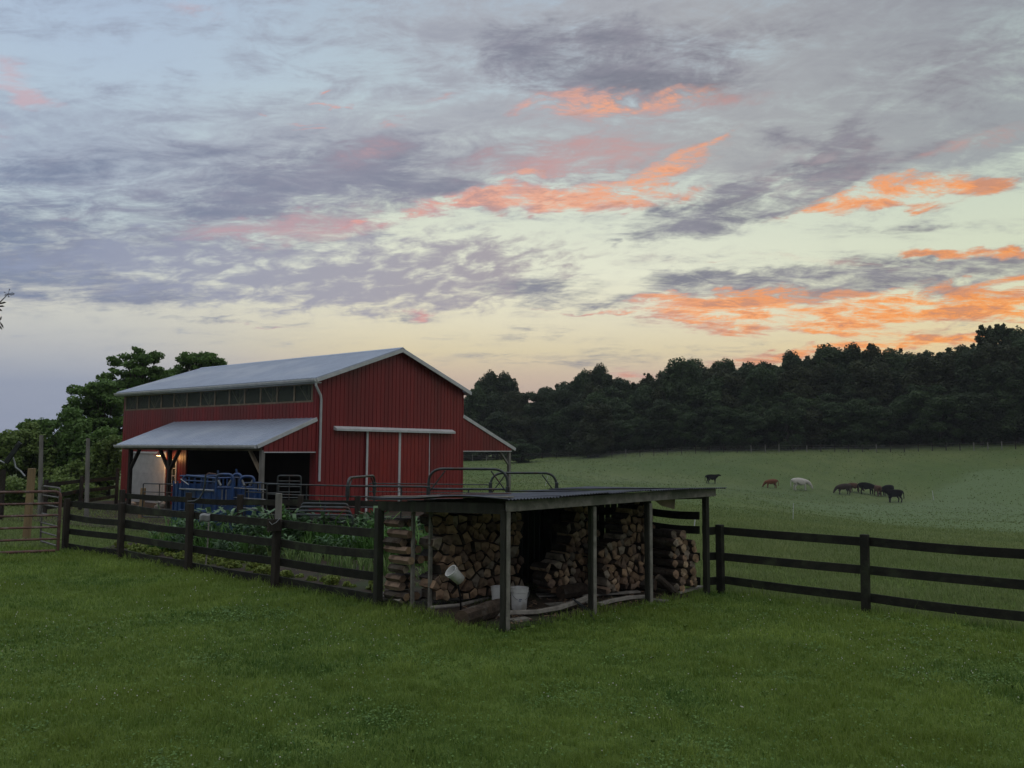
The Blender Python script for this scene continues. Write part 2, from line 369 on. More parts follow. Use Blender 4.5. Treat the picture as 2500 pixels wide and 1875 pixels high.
M_shed = mat('weathered_shed_wood', (.26, .25, .22), (.16, .155, .135), .82, 7, 6, (1, 1, 1), .5, 34, c3=(.12, .13, .10), s3=2.)
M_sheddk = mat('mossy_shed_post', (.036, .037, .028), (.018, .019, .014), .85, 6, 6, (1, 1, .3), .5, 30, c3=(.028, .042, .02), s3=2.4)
M_lumber = mat('tan_lumber', (.28, .20, .11), (.21, .15, .085), .75, 7, 5, (1, 1, .15))
M_bark = mat('log_bark', (.060, .044, .032), (.030, .022, .017), .9, 14, 6, (1, 1, 1), .8, 30, rnd=.4, c3=(.09, .08, .068), s3=3)
M_pipe = mat('green_grey_pipe', (.055, .068, .07), (.030, .037, .04), .42, 6, 5, metal=.3, spec=.5, c3=(.06, .035, .025), s3=3)
M_rust = mat('rusty_pipe', (.15, .075, .06), (.10, .06, .052), .6, 5, 5, metal=.2, c3=(.2, .15, .14), s3=4)
M_rustgal = mat('worn_grey_pipe', (.15, .145, .14), (.08, .07, .065), .55, 5, 5, metal=.3)
M_galv = mat('galvanised_pipe', (.30, .32, .34), (.19, .205, .215), .45, 7, 5, metal=.4)
M_blue = mat('blue_steel', (.020, .066, .20), (.013, .044, .135), .42, 4, 5, spec=.5, c3=(.03, .05, .10), s3=2)
M_bucket = mat('white_plastic', (.72, .73, .72), (.60, .61, .60), .4, 5, 4, c3=(.45, .43, .38), s3=2.5)
M_plank = mat('pale_plank', (.36, .34, .30), (.22, .205, .18), .85, 8, 6, (1, 1, 1), .4, 30)
M_soil = mat('garden_soil', (.052, .038, .027), (.028, .021, .016), .95, 3, 8, (1, 1, 1), .9, 9, coords='World', c3=(.035, .05, .02), s3=.6)
M_iron = mat('dark_iron', (.05, .055, .06), (.03, .033, .036), .5, 6, 4, metal=.5)
M_logs = []
for i, (a, b) in enumerate([((0.378, 0.257, 0.158), (0.303, 0.197, 0.121)), ((0.317, 0.214, 0.140), (0.250, 0.163, 0.106)), ((0.439, 0.326, 0.214), (0.348, 0.248, 0.158)), ((0.242, 0.171, 0.121), (0.182, 0.128, 0.093)), ((0.317, 0.265, 0.204), (0.250, 0.206, 0.158))]):
    m_ = mat('split_wood', a, b, .8, 9, 5, (1, 1, 1), .5, 40, rnd=.38, c3=tuple(v * .45 for v in b), s3=5); M_logs.append(m_)
M_leafdk = leafmat('woodland_leaf', (.024, .042, .018), (.056, .088, .036), trans=.3)
M_leafdk2 = leafmat('woodland_leaf_warm', (.032, .044, .020), (.068, .086, .036), trans=.3)
M_leafmd = leafmat('woodland_leaf_mid', (.036, .066, .027), (.080, .128, .050), trans=.3)
M_locust = leafmat('locust_leaf', (.075, .145, .036), (.165, .285, .075), trans=.35)
M_bush = leafmat('bush_leaf', (.095, .155, .040), (.22, .31, .085), trans=.35)
M_trunk = mat('trunk_bark', (.055, .045, .036), (.030, .026, .022), .9, 5, 6, (1, 1, .3), .6, 12)
M_lawn = leafmat('lawn_blade', (.048, .122, .020), (.310, .415, .090), .5, .45, (.170, .245, .042), .4)
M_past = leafmat('pasture_blade', (.130, .185, .060), (.285, .340, .130), .55, .45, (.175, .235, .085), .12)
M_pastfar = leafmat('far_pasture_blade', (.150, .205, .078), (.205, .255, .105), .8, .4, (.165, .225, .085), .05)
M_clover = leafmat('clover_leaf', (.070, .150, .034), (.16, .27, .06), .5, .2)
M_weed = leafmat('broad_weed', (.09, .15, .025), (.15, .23, .04), .5, .3)
M_cflow = mat('clover_flower', (.62, .62, .55), (.48, .47, .40), .8, 30)
M_lettuce = leafmat('yellow_green_leaf', (.12, .19, .035), (.26, .31, .07), .5, .3)
M_onion = leafmat('onion_leaf', (.09, .17, .05), (.24, .34, .11), .5, .3)
M_corn = leafmat('tall_green_leaf', (.050, .135, .028), (.13, .27, .06), .5, .3)
M_cab = leafmat('blue_green_leaf', (.050, .115, .045), (.145, .235, .12), .45, .15)

# ------------------------------------------------------------------ terrain
AZK = np.array([-180., -60, -12, -4, 5, 13.5, 25, 33, 60, 180])
RK = np.array([0., 14, 26, 45, 80, 120, 165, 200, 280, 500, 4000])
ZK = np.array([[0, 0, 0, 0, 0, 0, 0, 0, 0, 0, 0],
               [0, 0, 0, 0, 0, 0, 0, 0, 0, 0, 0],
               [0, 0, 0, 0, 0, -.4, -.2, 0, 0, 0, 0],
               [0, 0, 0, -.1, -.6, -1.1, -.5, .3, 1, 1, 0],
               [0, 0, -.1, -.5, -1.4, -1.7, 1.1, 2.2, 4, 4, 0],
               [0, 0, -.2, -.9, -2.2, -2.5, 2.8, 5, 7, 7, 0],
               [0, 0, -.3, -1.5, -3.7, -4.5, 3.7, 8, 12, 12, 0],
               [0, 0, -.3, -1.5, -3.7, -4.3, 4.3, 9, 13, 13, 0],
               [0, 0, -.3, -1.3, -3.0, -3.0, 3.0, 6, 10, 10, 0],
               [0, 0, 0, 0, 0, 0, 0, 0, 0, 0, 0]], float)
def _vn(x, y, s, seed):
    "cheap smooth value noise"
    x = x / s + seed * 17.3; y = y / s - seed * 9.1
    xi = np.floor(x); yi = np.floor(y); fx = x - xi; fy = y - yi
    fx = fx * fx * (3 - 2 * fx); fy = fy * fy * (3 - 2 * fy)
    def h(a, b): q = np.sin(a * 127.1 + b * 311.7) * 43758.5453; return q - np.floor(q)
    return (h(xi, yi) * (1 - fx) + h(xi + 1, yi) * fx) * (1 - fy) + (h(xi, yi + 1) * (1 - fx) + h(xi + 1, yi + 1) * fx) * fy
def hz(x, y):
    x = np.asarray(x, float); y = np.asarray(y, float)
    a = np.degrees(np.arctan2(x, y)); r = np.hypot(x, y)
    def crom(K, v, get):
        i = np.clip(np.searchsorted(K, v, 'right') - 1, 0, len(K) - 2)
        t = np.clip((v - K[i]) / (K[i + 1] - K[i]), 0, 1)
        p1, p2 = get(i), get(i + 1); h = K[i + 1] - K[i]
        im, ip = np.maximum(i - 1, 0), np.minimum(i + 2, len(K) - 1)
        m1 = (p2 - get(im)) / (K[i + 1] - K[im]) * h; m2 = (get(ip) - p1) / (K[ip] - K[i]) * h
        lim = 1.5 * np.abs(p2 - p1); m1 = np.clip(m1, -lim, lim); m2 = np.clip(m2, -lim, lim)
        t2, t3 = t * t, t * t * t
        return (2 * t3 - 3 * t2 + 1) * p1 + (t3 - 2 * t2 + t) * m1 + (-2 * t3 + 3 * t2) * p2 + (t3 - t2) * m2
    ii = np.clip(np.searchsorted(AZK, a, 'right') - 1, 0, len(AZK) - 2)
    def atr(j): return crom(AZK, a, lambda i: ZK[i, j])
    ri = np.clip(np.searchsorted(RK, r, 'right') - 1, 0, len(RK) - 2)
    z = np.zeros_like(r); Z = np.stack([atr(j) for j in range(len(RK))])
    idx = np.arange(r.size).reshape(r.shape) if r.ndim else None
    if r.ndim == 0: z = crom(RK, r, lambda i: Z[i])
    else:
        Zf = Z.reshape(len(RK), -1); z = crom(RK, r.ravel(), lambda i: Zf[i, np.arange(r.size)]).reshape(r.shape)
    lump = (_vn(x, y, 9, 1) - .5) * .35 + (_vn(x, y, 3.1, 2) - .5) * .10
    w = np.clip((r - 16) / 60, 0, 1) * np.clip((a + 9) / 8, 0, 1)
    return z + lump * w + (_vn(x, y, 1.3, 3) - .5) * .03
def hzf(x, y): return float(hz(np.array([x]), np.array([y]))[0])
def ground_hit(x, y):
    "where the line of sight through (x, y) of the photo meets the ground"
    d = ray(x, y); t = 5.
    while t < 900:
        p = Vector((d.x * t, d.y * t, CAMH + d.z * t))
        if p.z <= hzf(p.x, p.y): return Vector((p.x, p.y, hzf(p.x, p.y)))
        t *= 1.004
    return None
def build_ground():
    az = np.concatenate([np.arange(-180, -45, 3.), np.arange(-45, 45, .5), np.arange(45, 180, 3.)]); az = np.radians(az)
    r = np.concatenate([[.4, 1, 2, 3, 4], np.arange(5, 30, .35), np.geomspace(30, 300, 120), np.geomspace(320, 4500, 18)])
    A, Q = np.meshgrid(az, r); x = np.sin(A) * Q; y = np.cos(A) * Q
    z = hz(x.ravel(), y.ravel())
    v = np.stack([x.ravel(), y.ravel(), z], 1); na, nr = len(az), len(r)
    i, j = np.meshgrid(np.arange(na), np.arange(nr - 1)); i = i.ravel(); j = j.ravel(); i2 = (i + 1) % na
    q = np.stack([j * na + i2, j * na + i, (j + 1) * na + i, (j + 1) * na + i2], 1)[:, ::-1]
    v = np.vstack([v, [[0, 0, hzf(0, .01)]]]); c = len(v) - 1
    t = np.stack([np.arange(na), (np.arange(na) + 1) % na, np.full(na, c)], 1)
    m_ = bpy.data.materials.new('grassland'); m_.use_nodes = True; T = NT(m_.node_tree)
    pos = T.n.new('ShaderNodeNewGeometry').outputs['Position']
    n1 = T.noise(pos, .35, 6, .6); n2 = T.noise(pos, 2.6, 6, .65); n3 = T.noise(pos, .045, 5, .55)
    c1 = T.mix(T.ss(n1, .35, .65), (.080, .130, .026, 1), (.125, .180, .040, 1))
    c1 = T.mix(T.ss(n2, .35, .75, 0, .55), c1, (.055, .092, .020, 1))
    x_, y_, z_ = T.sep(pos)[:3]
    rr = T.v('LENGTH', pos); far = T.ss(rr, 18, 60)
    n4 = T.noise(T.mapping(pos, sc=(1, .45, 1)), .35, 7, .7, .4)
    c2 = T.mix(T.ss(n3, .36, .62), (.090, .136, .044, 1), (.122, .158, .058, 1))
    c2 = T.mix(T.ss(n4, .40, .68, 0, .75), c2, (.082, .122, .045, 1))
    c2 = T.mix(T.ss(T.noise(pos, 1.5, 5, .7), .5, .75, 0, .25), c2, (.140, .170, .070, 1))
    # worn greener swath along the right side of the pasture
    sw = T.m('ADD', T.m('MULTIPLY', x_, -.55), T.m('ADD', T.m('MULTIPLY', y_, 1.0), T.m('MULTIPLY', n3, 26.)))
    c2 = T.mix(T.m('MULTIPLY', T.ss(sw, 96, 92), T.ss(x_, 22, 40)), c2, (.118, .170, .076, 1))
    c = T.mix(far, c1, c2)
    bs = T.n['Principled BSDF']; T.put(bs.inputs['Base Color'], c); bs.inputs['Roughness'].default_value = .9; bs.inputs['Specular IOR Level'].default_value = .1
    b = T.n.new('ShaderNodeBump'); b.inputs['Strength'].default_value = .5; b.inputs['Distance'].default_value = .2
    T.put(b.inputs['Height'], T.m('ADD', n4, T.m('MULTIPLY', T.noise(pos, 1.6, 6, .75), .6))); T.l.new(b.outputs[0], bs.inputs['Normal'])
    me = np_mesh('ground', v, q, [m_], None, t); me.polygons.foreach_set('use_smooth', [True] * len(me.polygons))
    tag(link('ground', me), kind='structure')
build_ground()

# ------------------------------------------------------------------ red barn: a along the gable to the right, b back along the long side
BX, BY, BYAW = -7.7526, 31.8963, .9196
BW, BL, BHE, BHR = 8.83, 15.30, 5.60, 7.144
BC, BS_ = math.cos(BYAW), math.sin(BYAW)
def bw(a, b, z): return Vector((BX + a * BC - b * BS_, BY + a * BS_ + b * BC, z))
EA, EB = Vector((BC, BS_, 0)), Vector((-BS_, BC, 0)); EZ = Vector((0, 0, 1))
barn = thing('barn', 'big red metal barn with pale metal roof, open lean-to and white sliding door track', 'barn', bw(0, 0, 0))
def bbox(mb, a0, a1, b0, b1, z0, z1, mi=0):
    vs = [bw(a, b, z) for z in (z0, z1) for b in (b0, b1) for a in (a0, a1)]
    return mb.add(vs, [(0, 2, 3, 1), (4, 5, 7, 6), (0, 1, 5, 4), (2, 6, 7, 3), (0, 4, 6, 2), (1, 3, 7, 5)], mi)
def siding(mb, axis, at_, u0, u1, zlo, zhi, out=-1, pitch=.2286, gap=.026, th=.03, holes=()):
    "ribbed sheet: boards along u with open laps between; zlo, zhi functions of u; axis 'a' = plane b = at_, axis 'b' = plane a = at_"
    P = (lambda u, d, z: bw(u, at_ + out * d, z)) if axis == 'a' else (lambda u, d, z: bw(at_ + out * d, u, z))
    n = max(1, round((u1 - u0) / pitch)); st = (u1 - u0) / n
    for i in range(n):
        s0, s1 = u0 + i * st + gap / 2, u0 + (i + 1) * st - gap / 2
        for (x0, x1, d) in ((s0, s1, th), (s0 - gap / 2, s0, .004), (s1, s1 + gap / 2, .004)):
            xm = (x0 + x1) / 2
            segs = []; cur = zlo
            for (h0, h1, k0, k1) in sorted(holes, key=lambda h: h[2]):
                if h0 < xm < h1: segs.append((cur, lambda u, k0=k0: k0)); cur = lambda u, k1=k1: k1
            segs.append((cur, zhi))
            for (f0, f1) in segs:
                if f1(xm) - f0(xm) < .02: continue
                vs = [P(x0, -.05, f0(x0)), P(x1, -.05, f0(x1)), P(x1, -.05, f1(x1)), P(x0, -.05, f1(x0)),
                      P(x0, d, f0(x0)), P(x1, d, f0(x1)), P(x1, d, f1(x1)), P(x0, d, f1(x0))]
                mb.add(vs, [(0, 1, 2, 3), (4, 7, 6, 5), (0, 4, 5, 1), (1, 5, 6, 2), (2, 6, 7, 3), (3, 7, 4, 0)])
slope = (BHR - BHE) / (BW / 2)
def gz(a): return BHE + slope * min(a, BW - a) - .02
def build_barn():
    K0 = lambda u: 0.0
    # front gable wall, long wall, far walls
    m = MB(); siding(m, 'a', 0, 0, BW, K0, gz); m.build('gable_wall', M_red, barn)
    m = MB()   # long side: full height at the far end, above the lean-to elsewhere
    CZ0, CZ1 = 4.62, 5.36
    siding(m, 'b', 0, 10.6, BL, K0, lambda u: BHE - .1, holes=[(11.15, 14.3, .0, 2.45), (10.6, BL - .2, CZ0, CZ1), (10.6, 11.5, 1.02, 2.12)][:2])
    siding(m, 'b', 0, .0, .35, K0, lambda u: BHE - .1)
    siding(m, 'b', 0, .35, 10.6, lambda u: 3.5, lambda u: CZ0)
    siding(m, 'b', 0, 9.3, 10.6, K0, lambda u: 3.5)
    m.build('side_wall', M_red, barn)
    m = MB(); siding(m, 'b', BW, 0, BL, K0, lambda u: BHE - .1, out=1, pitch=.45); m.build('side_wall', M_red, barn)
    m = MB(); siding(m, 'a', BL, 0, BW, K0, gz, out=1, pitch=.45); m.build('gable_wall', M_red, barn)
    # added inside lining, shade put into its colour so open bays read dark
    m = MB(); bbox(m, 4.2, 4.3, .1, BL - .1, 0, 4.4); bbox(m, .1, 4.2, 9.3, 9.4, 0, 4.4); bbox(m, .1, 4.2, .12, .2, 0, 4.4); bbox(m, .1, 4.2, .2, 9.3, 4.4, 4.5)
    m.build('dark_lining', M_dark_in, barn)
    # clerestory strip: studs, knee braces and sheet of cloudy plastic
    m = MB(); bbox(m, .9, 1.0, .2, BL - .2, CZ0 - .1, BHE); m.build('loft_backing', M_dark_in, barn)  # dark backing sheet added, loft shade put into its colour
    m = MB()
    bbox(m, -.034, -.013, .2, BL - .1, CZ0 - .02, CZ0 + .05); bbox(m, -.034, -.013, .2, BL - .1, CZ1 - .06, CZ1 + .03)
    nst = 13
    for i in range(nst + 1):
        b = .3 + (BL - .5) * i / nst; bbox(m, -.035, -.014, b - .05, b + .05, CZ0 + .02, CZ1 - .01)
    m.build('stud', M_wood_in, barn)
    m = MB()
    for i in range(7):
        b = .6 + i * 2.35
        for s_ in (-1, 1):
            if 0.2 < b + s_ * .62 < BL - .2: m = MB(); m.beam(bw(.05, b, CZ0 + .05), bw(.05, b + s_ * .62, CZ1), .04, .12, up=EA); m.build('truss_brace', M_wood_in, barn)
        m = MB(); m.beam(bw(.11, b, CZ0), bw(.11, b, CZ1), .08, .17, up=EA); m.build('truss_post', M_wood_in, barn)
    g = bpy.data.materials.new('cloudy_plastic'); g.use_nodes = True; T = NT(g.node_tree)
    bs = T.n['Principled BSDF']; bs.inputs['Base Color'].default_value = (.20, .22, .19, 1); bs.inputs['Roughness'].default_value = .35
    tr = T.n.new('ShaderNodeBsdfTransparent'); tr.inputs[0].default_value = (.75, .8, .75, 1); mx = T.n.new('ShaderNodeMixShader')
    w = T.n.new('ShaderNodeTexWave'); w.wave_type = 'BANDS'; w.bands_direction = 'X'; w.inputs['Scale'].default_value = 3.0
    w.inputs['Distortion'].default_value = .5; T.put(w.inputs['Vector'], T.mapping(T.n.new('ShaderNodeTexCoord').outputs['Object'], rot=(0, 0, -BYAW - R(90))))
    T.put(mx.inputs[0], T.lerp(w.outputs['Fac'], 0, 1, .88, .70)); T.l.new(bs.outputs[0], mx.inputs[1]); T.l.new(tr.outputs[0], mx.inputs[2]); T.l.new(mx.outputs[0], T.n['Material Output'].inputs['Surface'])
    m = MB(); bbox(m, -.012, -.004, .3, BL - .2, CZ0 + .02, CZ1 - .01); m.build('clerestory_panel', g, barn)
    # main roof, two slopes with standing ribs
    def slab(mb, a0, z0, a1, z1, b0, b1, th=.05, rib=.3, ribh=.02):
        vs = [bw(a0, b0, z0), bw(a1, b0, z1), bw(a1, b1, z1), bw(a0, b1, z0)]
        vs += [v - EZ * th for v in vs]
        mb.add(vs, [(0, 1, 2, 3), (7, 6, 5, 4), (0, 4, 5, 1), (1, 5, 6, 2), (2, 6, 7, 3), (3, 7, 4, 0)])
        n = int((b1 - b0) / rib)
        for i in range(n + 1):
            b = b0 + .03 + i * (b1 - b0 - .06) / n
            vs = [bw(a0, b - .018, z0 + .002), bw(a0, b + .018, z0 + .002), bw(a1, b + .018, z1 + .002), bw(a1, b - .018, z1 + .002)]
            ws = [bw(a0, b - .008, z0 + ribh), bw(a0, b + .008, z0 + ribh), bw(a1, b + .008, z1 + ribh), bw(a1, b - .008, z1 + ribh)]
            mb.add(vs + ws, [(4, 5, 6, 7), (0, 1, 5, 4), (1, 2, 6, 5), (2, 3, 7, 6), (3, 0, 4, 7)])
    o = .295
    for sgn in (0, 1):
        a0 = -o if sgn == 0 else BW + o
        m = MB(); slab(m, a0, BHE - o * slope + .05, BW / 2, BHR + .05, -o, BL + o); m.build('roof', M_roof, barn)
    m = MB(); m.prism([bw(BW / 2 - .17, -o - .01, BHR + .0), bw(BW / 2 + .17, -o - .01, BHR + .0), bw(BW / 2, -o - .01, BHR + .085)], EB * (BL + 2 * o + .02)); m.build('ridge_cap', M_roof, barn)
    # white rakes, eave boards, gutters
    for (a0, a1) in ((-o, BW / 2), (BW + o, BW / 2)):
        for b in (-o - .015, BL + o + .015):
            z0 = BHE - o * slope; m = MB()
            m.beam(bw(a0, b, z0 - .06), bw(a1, b, BHR - .06), .03, .15, up=EZ); m.build('rake_board', M_white, barn)
    m = MB()
    for t0 in (0, 1):
        a = -.0 if t0 == 0 else BW
    bbox(m, -o, -.04, -o + .02, BL + o - .02, BHE - o * slope - .16, BHE - o * slope - .13); m.build('soffit', M_white, barn)
    def gutter(a, z, b0, b1):
        mb = MB(); prof = [(0, 0), (-.13, 0), (-.13, -.05), (-.09, -.12), (0, -.12)]
        mb.prism([bw(a + p, b0, z + q) for p, q in prof], EB * (b1 - b0)); return mb
    gutter(-o - .002, BHE - o * slope, -o, BL + o).build('gutter', M_white, barn)
    bb = MB(); bbox(bb, BW + o + .002, BW + o + .05, -o, BL + o, BHE - o * slope - .12, BHE - o * slope); bb.build('eave_board', M_white, barn)
    m = MB(); m.tube([bw(-.28, -.22, 5.40), bw(-.28, -.24, 5.22), bw(.06, -.12, 4.86), bw(.12, -.085, 4.70), bw(.12, -.085, 1.45)], .05, 8); m.build('downspout', M_white, barn, smooth=True)
    for a in (.0, BW):
        m = MB(); bbox(m, a - .035, a + .035, -.05, -.031, 0, BHE - .1); m.build('corner_trim', M_red, barn)
    # sliding doors and their track
    t0, t1 = .83, 8.07
    m = MB(); m.prism([bw(t0, -.03, 3.66), bw(t0, -.24, 3.56), bw(t0, -.24, 3.47), bw(t0, -.03, 3.50)], EA * (t1 - t0)); m.build('door_track', M_white, barn)
    for (d0, d1) in ((2.60, 4.50), (4.52, 6.42)):
        m = MB(); siding(m, 'a', -.06, d0, d1, lambda u: .08, lambda u: 3.5); dr = m.build('sliding_door', M_reddoor, barn)
        m = MB(); wd = .09 if d0 < 3 else .04
        if d0 < 3:
            bbox(m, d0 - .05, d0 + .05, -.125, -.095, .08, 3.47); m.build('edge_trim', M_white, dr)
        else:
            bbox(m, d0 - .07, d0 + .05, -.125, -.095, .08, 3.47); m.build('edge_trim', M_white, dr); m = MB(); bbox(m, d1 - .02, d1 + .02, -.12, -.095, .08, 3.47); m.build('edge_trim', M_white, dr)
            m = MB(); m.tube([bw(d0 - .01, -.15, 1.0), bw(d0 - .01, -.18, 1.1), bw(d0 - .01, -.15, 1.25)], .02, 6); m.build('latch', M_galv, dr)
    # left lean-to (lower, shorter than the barn)
    wl, zt, ze, Ll = 2.45, 3.97, 2.87, 10.45
    m = MB(); slab(m, -wl - .3, ze, -.01, zt, -.02, Ll); m.build('lean_to_roof', M_roof, barn)
    m = MB(); m.beam(bw(-wl - .3, -.04, ze - .06), bw(-.02, -.04, zt - .06), .03, .15); m.build('rake_board', M_white, barn)
    gutter(-wl - .302, ze - .01, -.0, Ll).build('gutter', M_white, barn)
    sl = (zt - ze) / (wl + .3)
    m = MB(); siding(m, 'a', .02, -wl, -.03, lambda u: 2.62, lambda u: ze + (u + wl + .3) * sl - .06); m.build('lean_to_gable', M_red, barn)
    m = MB(); bbox(m, -wl, -.03, -.03, -.01, 2.58, 2.62); m.build('header_trim', M_white, barn)
    m = MB(); bbox(m, -wl - .06, -wl + .06, .1, Ll - .1, ze - .22, ze - .02); m.build('eave_beam', M_wood_in, barn)
    m = MB()
    for i in range(9):
        b = .3 + i * (Ll - .6) / 8; m.beam(bw(-wl, b, ze - .08), bw(-.03, b, zt - .2), .05, .14)
    m.build('rafter', M_wood_in, barn)
    for b, mm in ((.08, M_greypost), (6.48, M_post), (9.71, M_post)):
        m = MB(); bbox(m, -wl - .075, -wl + .075, b - .075, b + .075, 0, ze - .2); bev(m.build('post', mm, barn))
        for s_ in (-1, 1):
            if 0 < b + s_ * .8 < Ll:
                m = MB(); m.beam(bw(-wl, b, ze - 1.1), bw(-wl, b + s_ * .75, ze - .22), .09, .13, up=EA); m.build('knee_brace', mm if mm is M_post else M_wood_in, barn)
    # garage door in the long wall, window beside it, lamp above
    m = MB(); bbox(m, -.01, .04, 11.15, 14.3, 0, 2.45)
    for k in range(5): bbox(m, -.022, -.01, 11.17, 14.28, .015 + k * .485, .49 + k * .485)
    m.build('garage_door', mat('garage_door_paint', (.42, .43, .44), (.35, .36, .37), .5, 3), barn)
    m = MB(); bbox(m, -.06, -.03, 11.03, 11.15, 0, 2.56); bbox(m, -.06, -.03, 14.3, 14.4, 0, 2.56); bbox(m, -.062, -.03, 11.15, 14.3, 2.45, 2.54); m.build('door_frame', M_white, barn)
    m = MB(); bbox(m, -.06, -.03, 10.05, 10.15, .95, 2.2); bbox(m, -.06, -.03, 10.7, 10.8, .95, 2.2); bbox(m, -.06, -.03, 10.15, 10.7, 2.1, 2.2); bbox(m, -.06, -.03, 10.15, 10.7, .95, 1.05)
    bbox(m, -.055, -.033, 10.41, 10.44, 1.05, 2.1)
    for z in (1.4, 1.75): bbox(m, -.055, -.033, 10.15, 10.7, z, z + .03)
    win = m.build('window', M_white, barn)
    pn = mat('window_glass', (.03, .035, .03), rough=.08, spec=.6); m = MB(); bbox(m, -.045, -.033, 10.15, 10.7, 1.05, 2.1); m.build('pane', pn, win)
    shade = mat('lamp_enamel', (.30, .10, .06), rough=.4)
    lp = bw(-.55, 10.75, 2.40)
    m = MB(); m.lathe([(.03, .16), (.06, .14), (.09, .08), (.24, .015), (.27, -.03), (.255, -.03), (.2, .0), (.03, .06)], lp, n=20)
    m.tube([lp + EZ * .15, lp + EZ * .26, lp + EZ * .28 + EA * .25, bw(-.04, 10.75, 2.58)], .016, 6)
    lamp = m.build('barn_lamp', shade, barn, smooth=True)
    em = bpy.data.materials.new('lit_bulb'); em.use_nodes = True; nb = em.node_tree.nodes['Principled BSDF']
    nb.inputs['Emission Color'].default_value = (1, .48, .14, 1); nb.inputs['Emission Strength'].default_value = 14
    m = MB(); m.lathe([(.0, -.045), (.10, -.045), (.16, -.02), (.16, .0), (.0, .0)], lp, n=16); m.build('bulb', em, lamp, smooth=True)
    ld = bpy.data.lights.new('barn_lamp_light', 'POINT'); ld.energy = 20; ld.color = (1, .50, .17); ld.shadow_soft_size = .06
    lo = bpy.data.objects.new('barn_lamp_light', ld); COL.objects.link(lo); lo.parent = lamp; lo.location = lp - bw(0, 0, 0) - EZ * .14
    # right lean-to: roof on posts, open front and back
    wr, zt, ze = 3.945, 4.41, 2.80
    m = MB(); slab(m, BW + wr + .3, ze, BW + .01, zt, -.02, BL - .5); m.build('lean_to_roof', M_roof, barn)
    m = MB(); m.beam(bw(BW + wr + .3, -.04, ze - .07), bw(BW + .02, -.04, zt - .07), .03, .16); m.build('rake_board', M_white, barn)
    sl = (zt - ze) / (wr + .3)
    m = MB(); siding(m, 'a', .02, BW + .03, BW + wr, lambda u: 2.66, lambda u: zt - (u - BW) * sl - .06); m.build('lean_to_gable', M_red, barn)
    m = MB(); bbox(m, BW + .03, BW + wr, -.03, -.01, 2.62, 2.66); m.build('header_trim', M_white, barn)
    for b in (.1, 5, 10, 14.6):
        m = MB(); bbox(m, BW + wr - .16, BW + wr - .01, b - .075, b + .075, -.4, ze - .02); bev(m.build('post', M_greypost, barn))
        m = MB(); m.beam(bw(BW + wr - .09, b, 1.9), bw(BW + wr - .85, b, 2.62), .08, .09, up=EB); m.build('knee_brace', M_greypost, barn)
build_barn()
y_ = MB(); pts = [bw(-6, -7, .03), bw(2, -4, .03), bw(11, -2, .0), bw(13, 15, -.02), bw(-3.4, 15.5, .03), bw(-8, 8, .03)]
v = [gp_ for gp_ in pts]
# trodden earth under and before the barn
def patch(name, poly, m_, step=.8, lift=.02):
    xs = [p[0] for p in poly]; ys = [p[1] for p in poly]
    gx = np.arange(min(xs), max(xs) + step, step); gy = np.arange(min(ys), max(ys) + step, step)
    X, Y = np.meshgrid(gx, gy); Z = hz(X.ravel(), Y.ravel()) + lift
    def inside(px, py):
        c = False; n = len(poly)
        for i in range(n):
            x1, y1 = poly[i][0], poly[i][1]; x2, y2 = poly[(i + 1) % n][0], poly[(i + 1) % n][1]
            if (y1 > py) != (y2 > py) and px < (x2 - x1) * (py - y1) / (y2 - y1) + x1: c = not c
        return c
    V = np.stack([X.ravel(), Y.ravel(), Z], 1); q = []; nx = len(gx)
    for j in range(len(gy) - 1):
        for i in range(nx - 1):
            if inside(gx[i] + step / 2, gy[j] + step / 2): q.append((j * nx + i, j * nx + i + 1, (j + 1) * nx + i + 1, (j + 1) * nx + i))
    me = np_mesh(name, V, np.array(q), [m_]); return tag(link(name, me), kind='structure')
patch('dirt_yard', [tuple(p) for p in pts], M_soil, .4, .055)

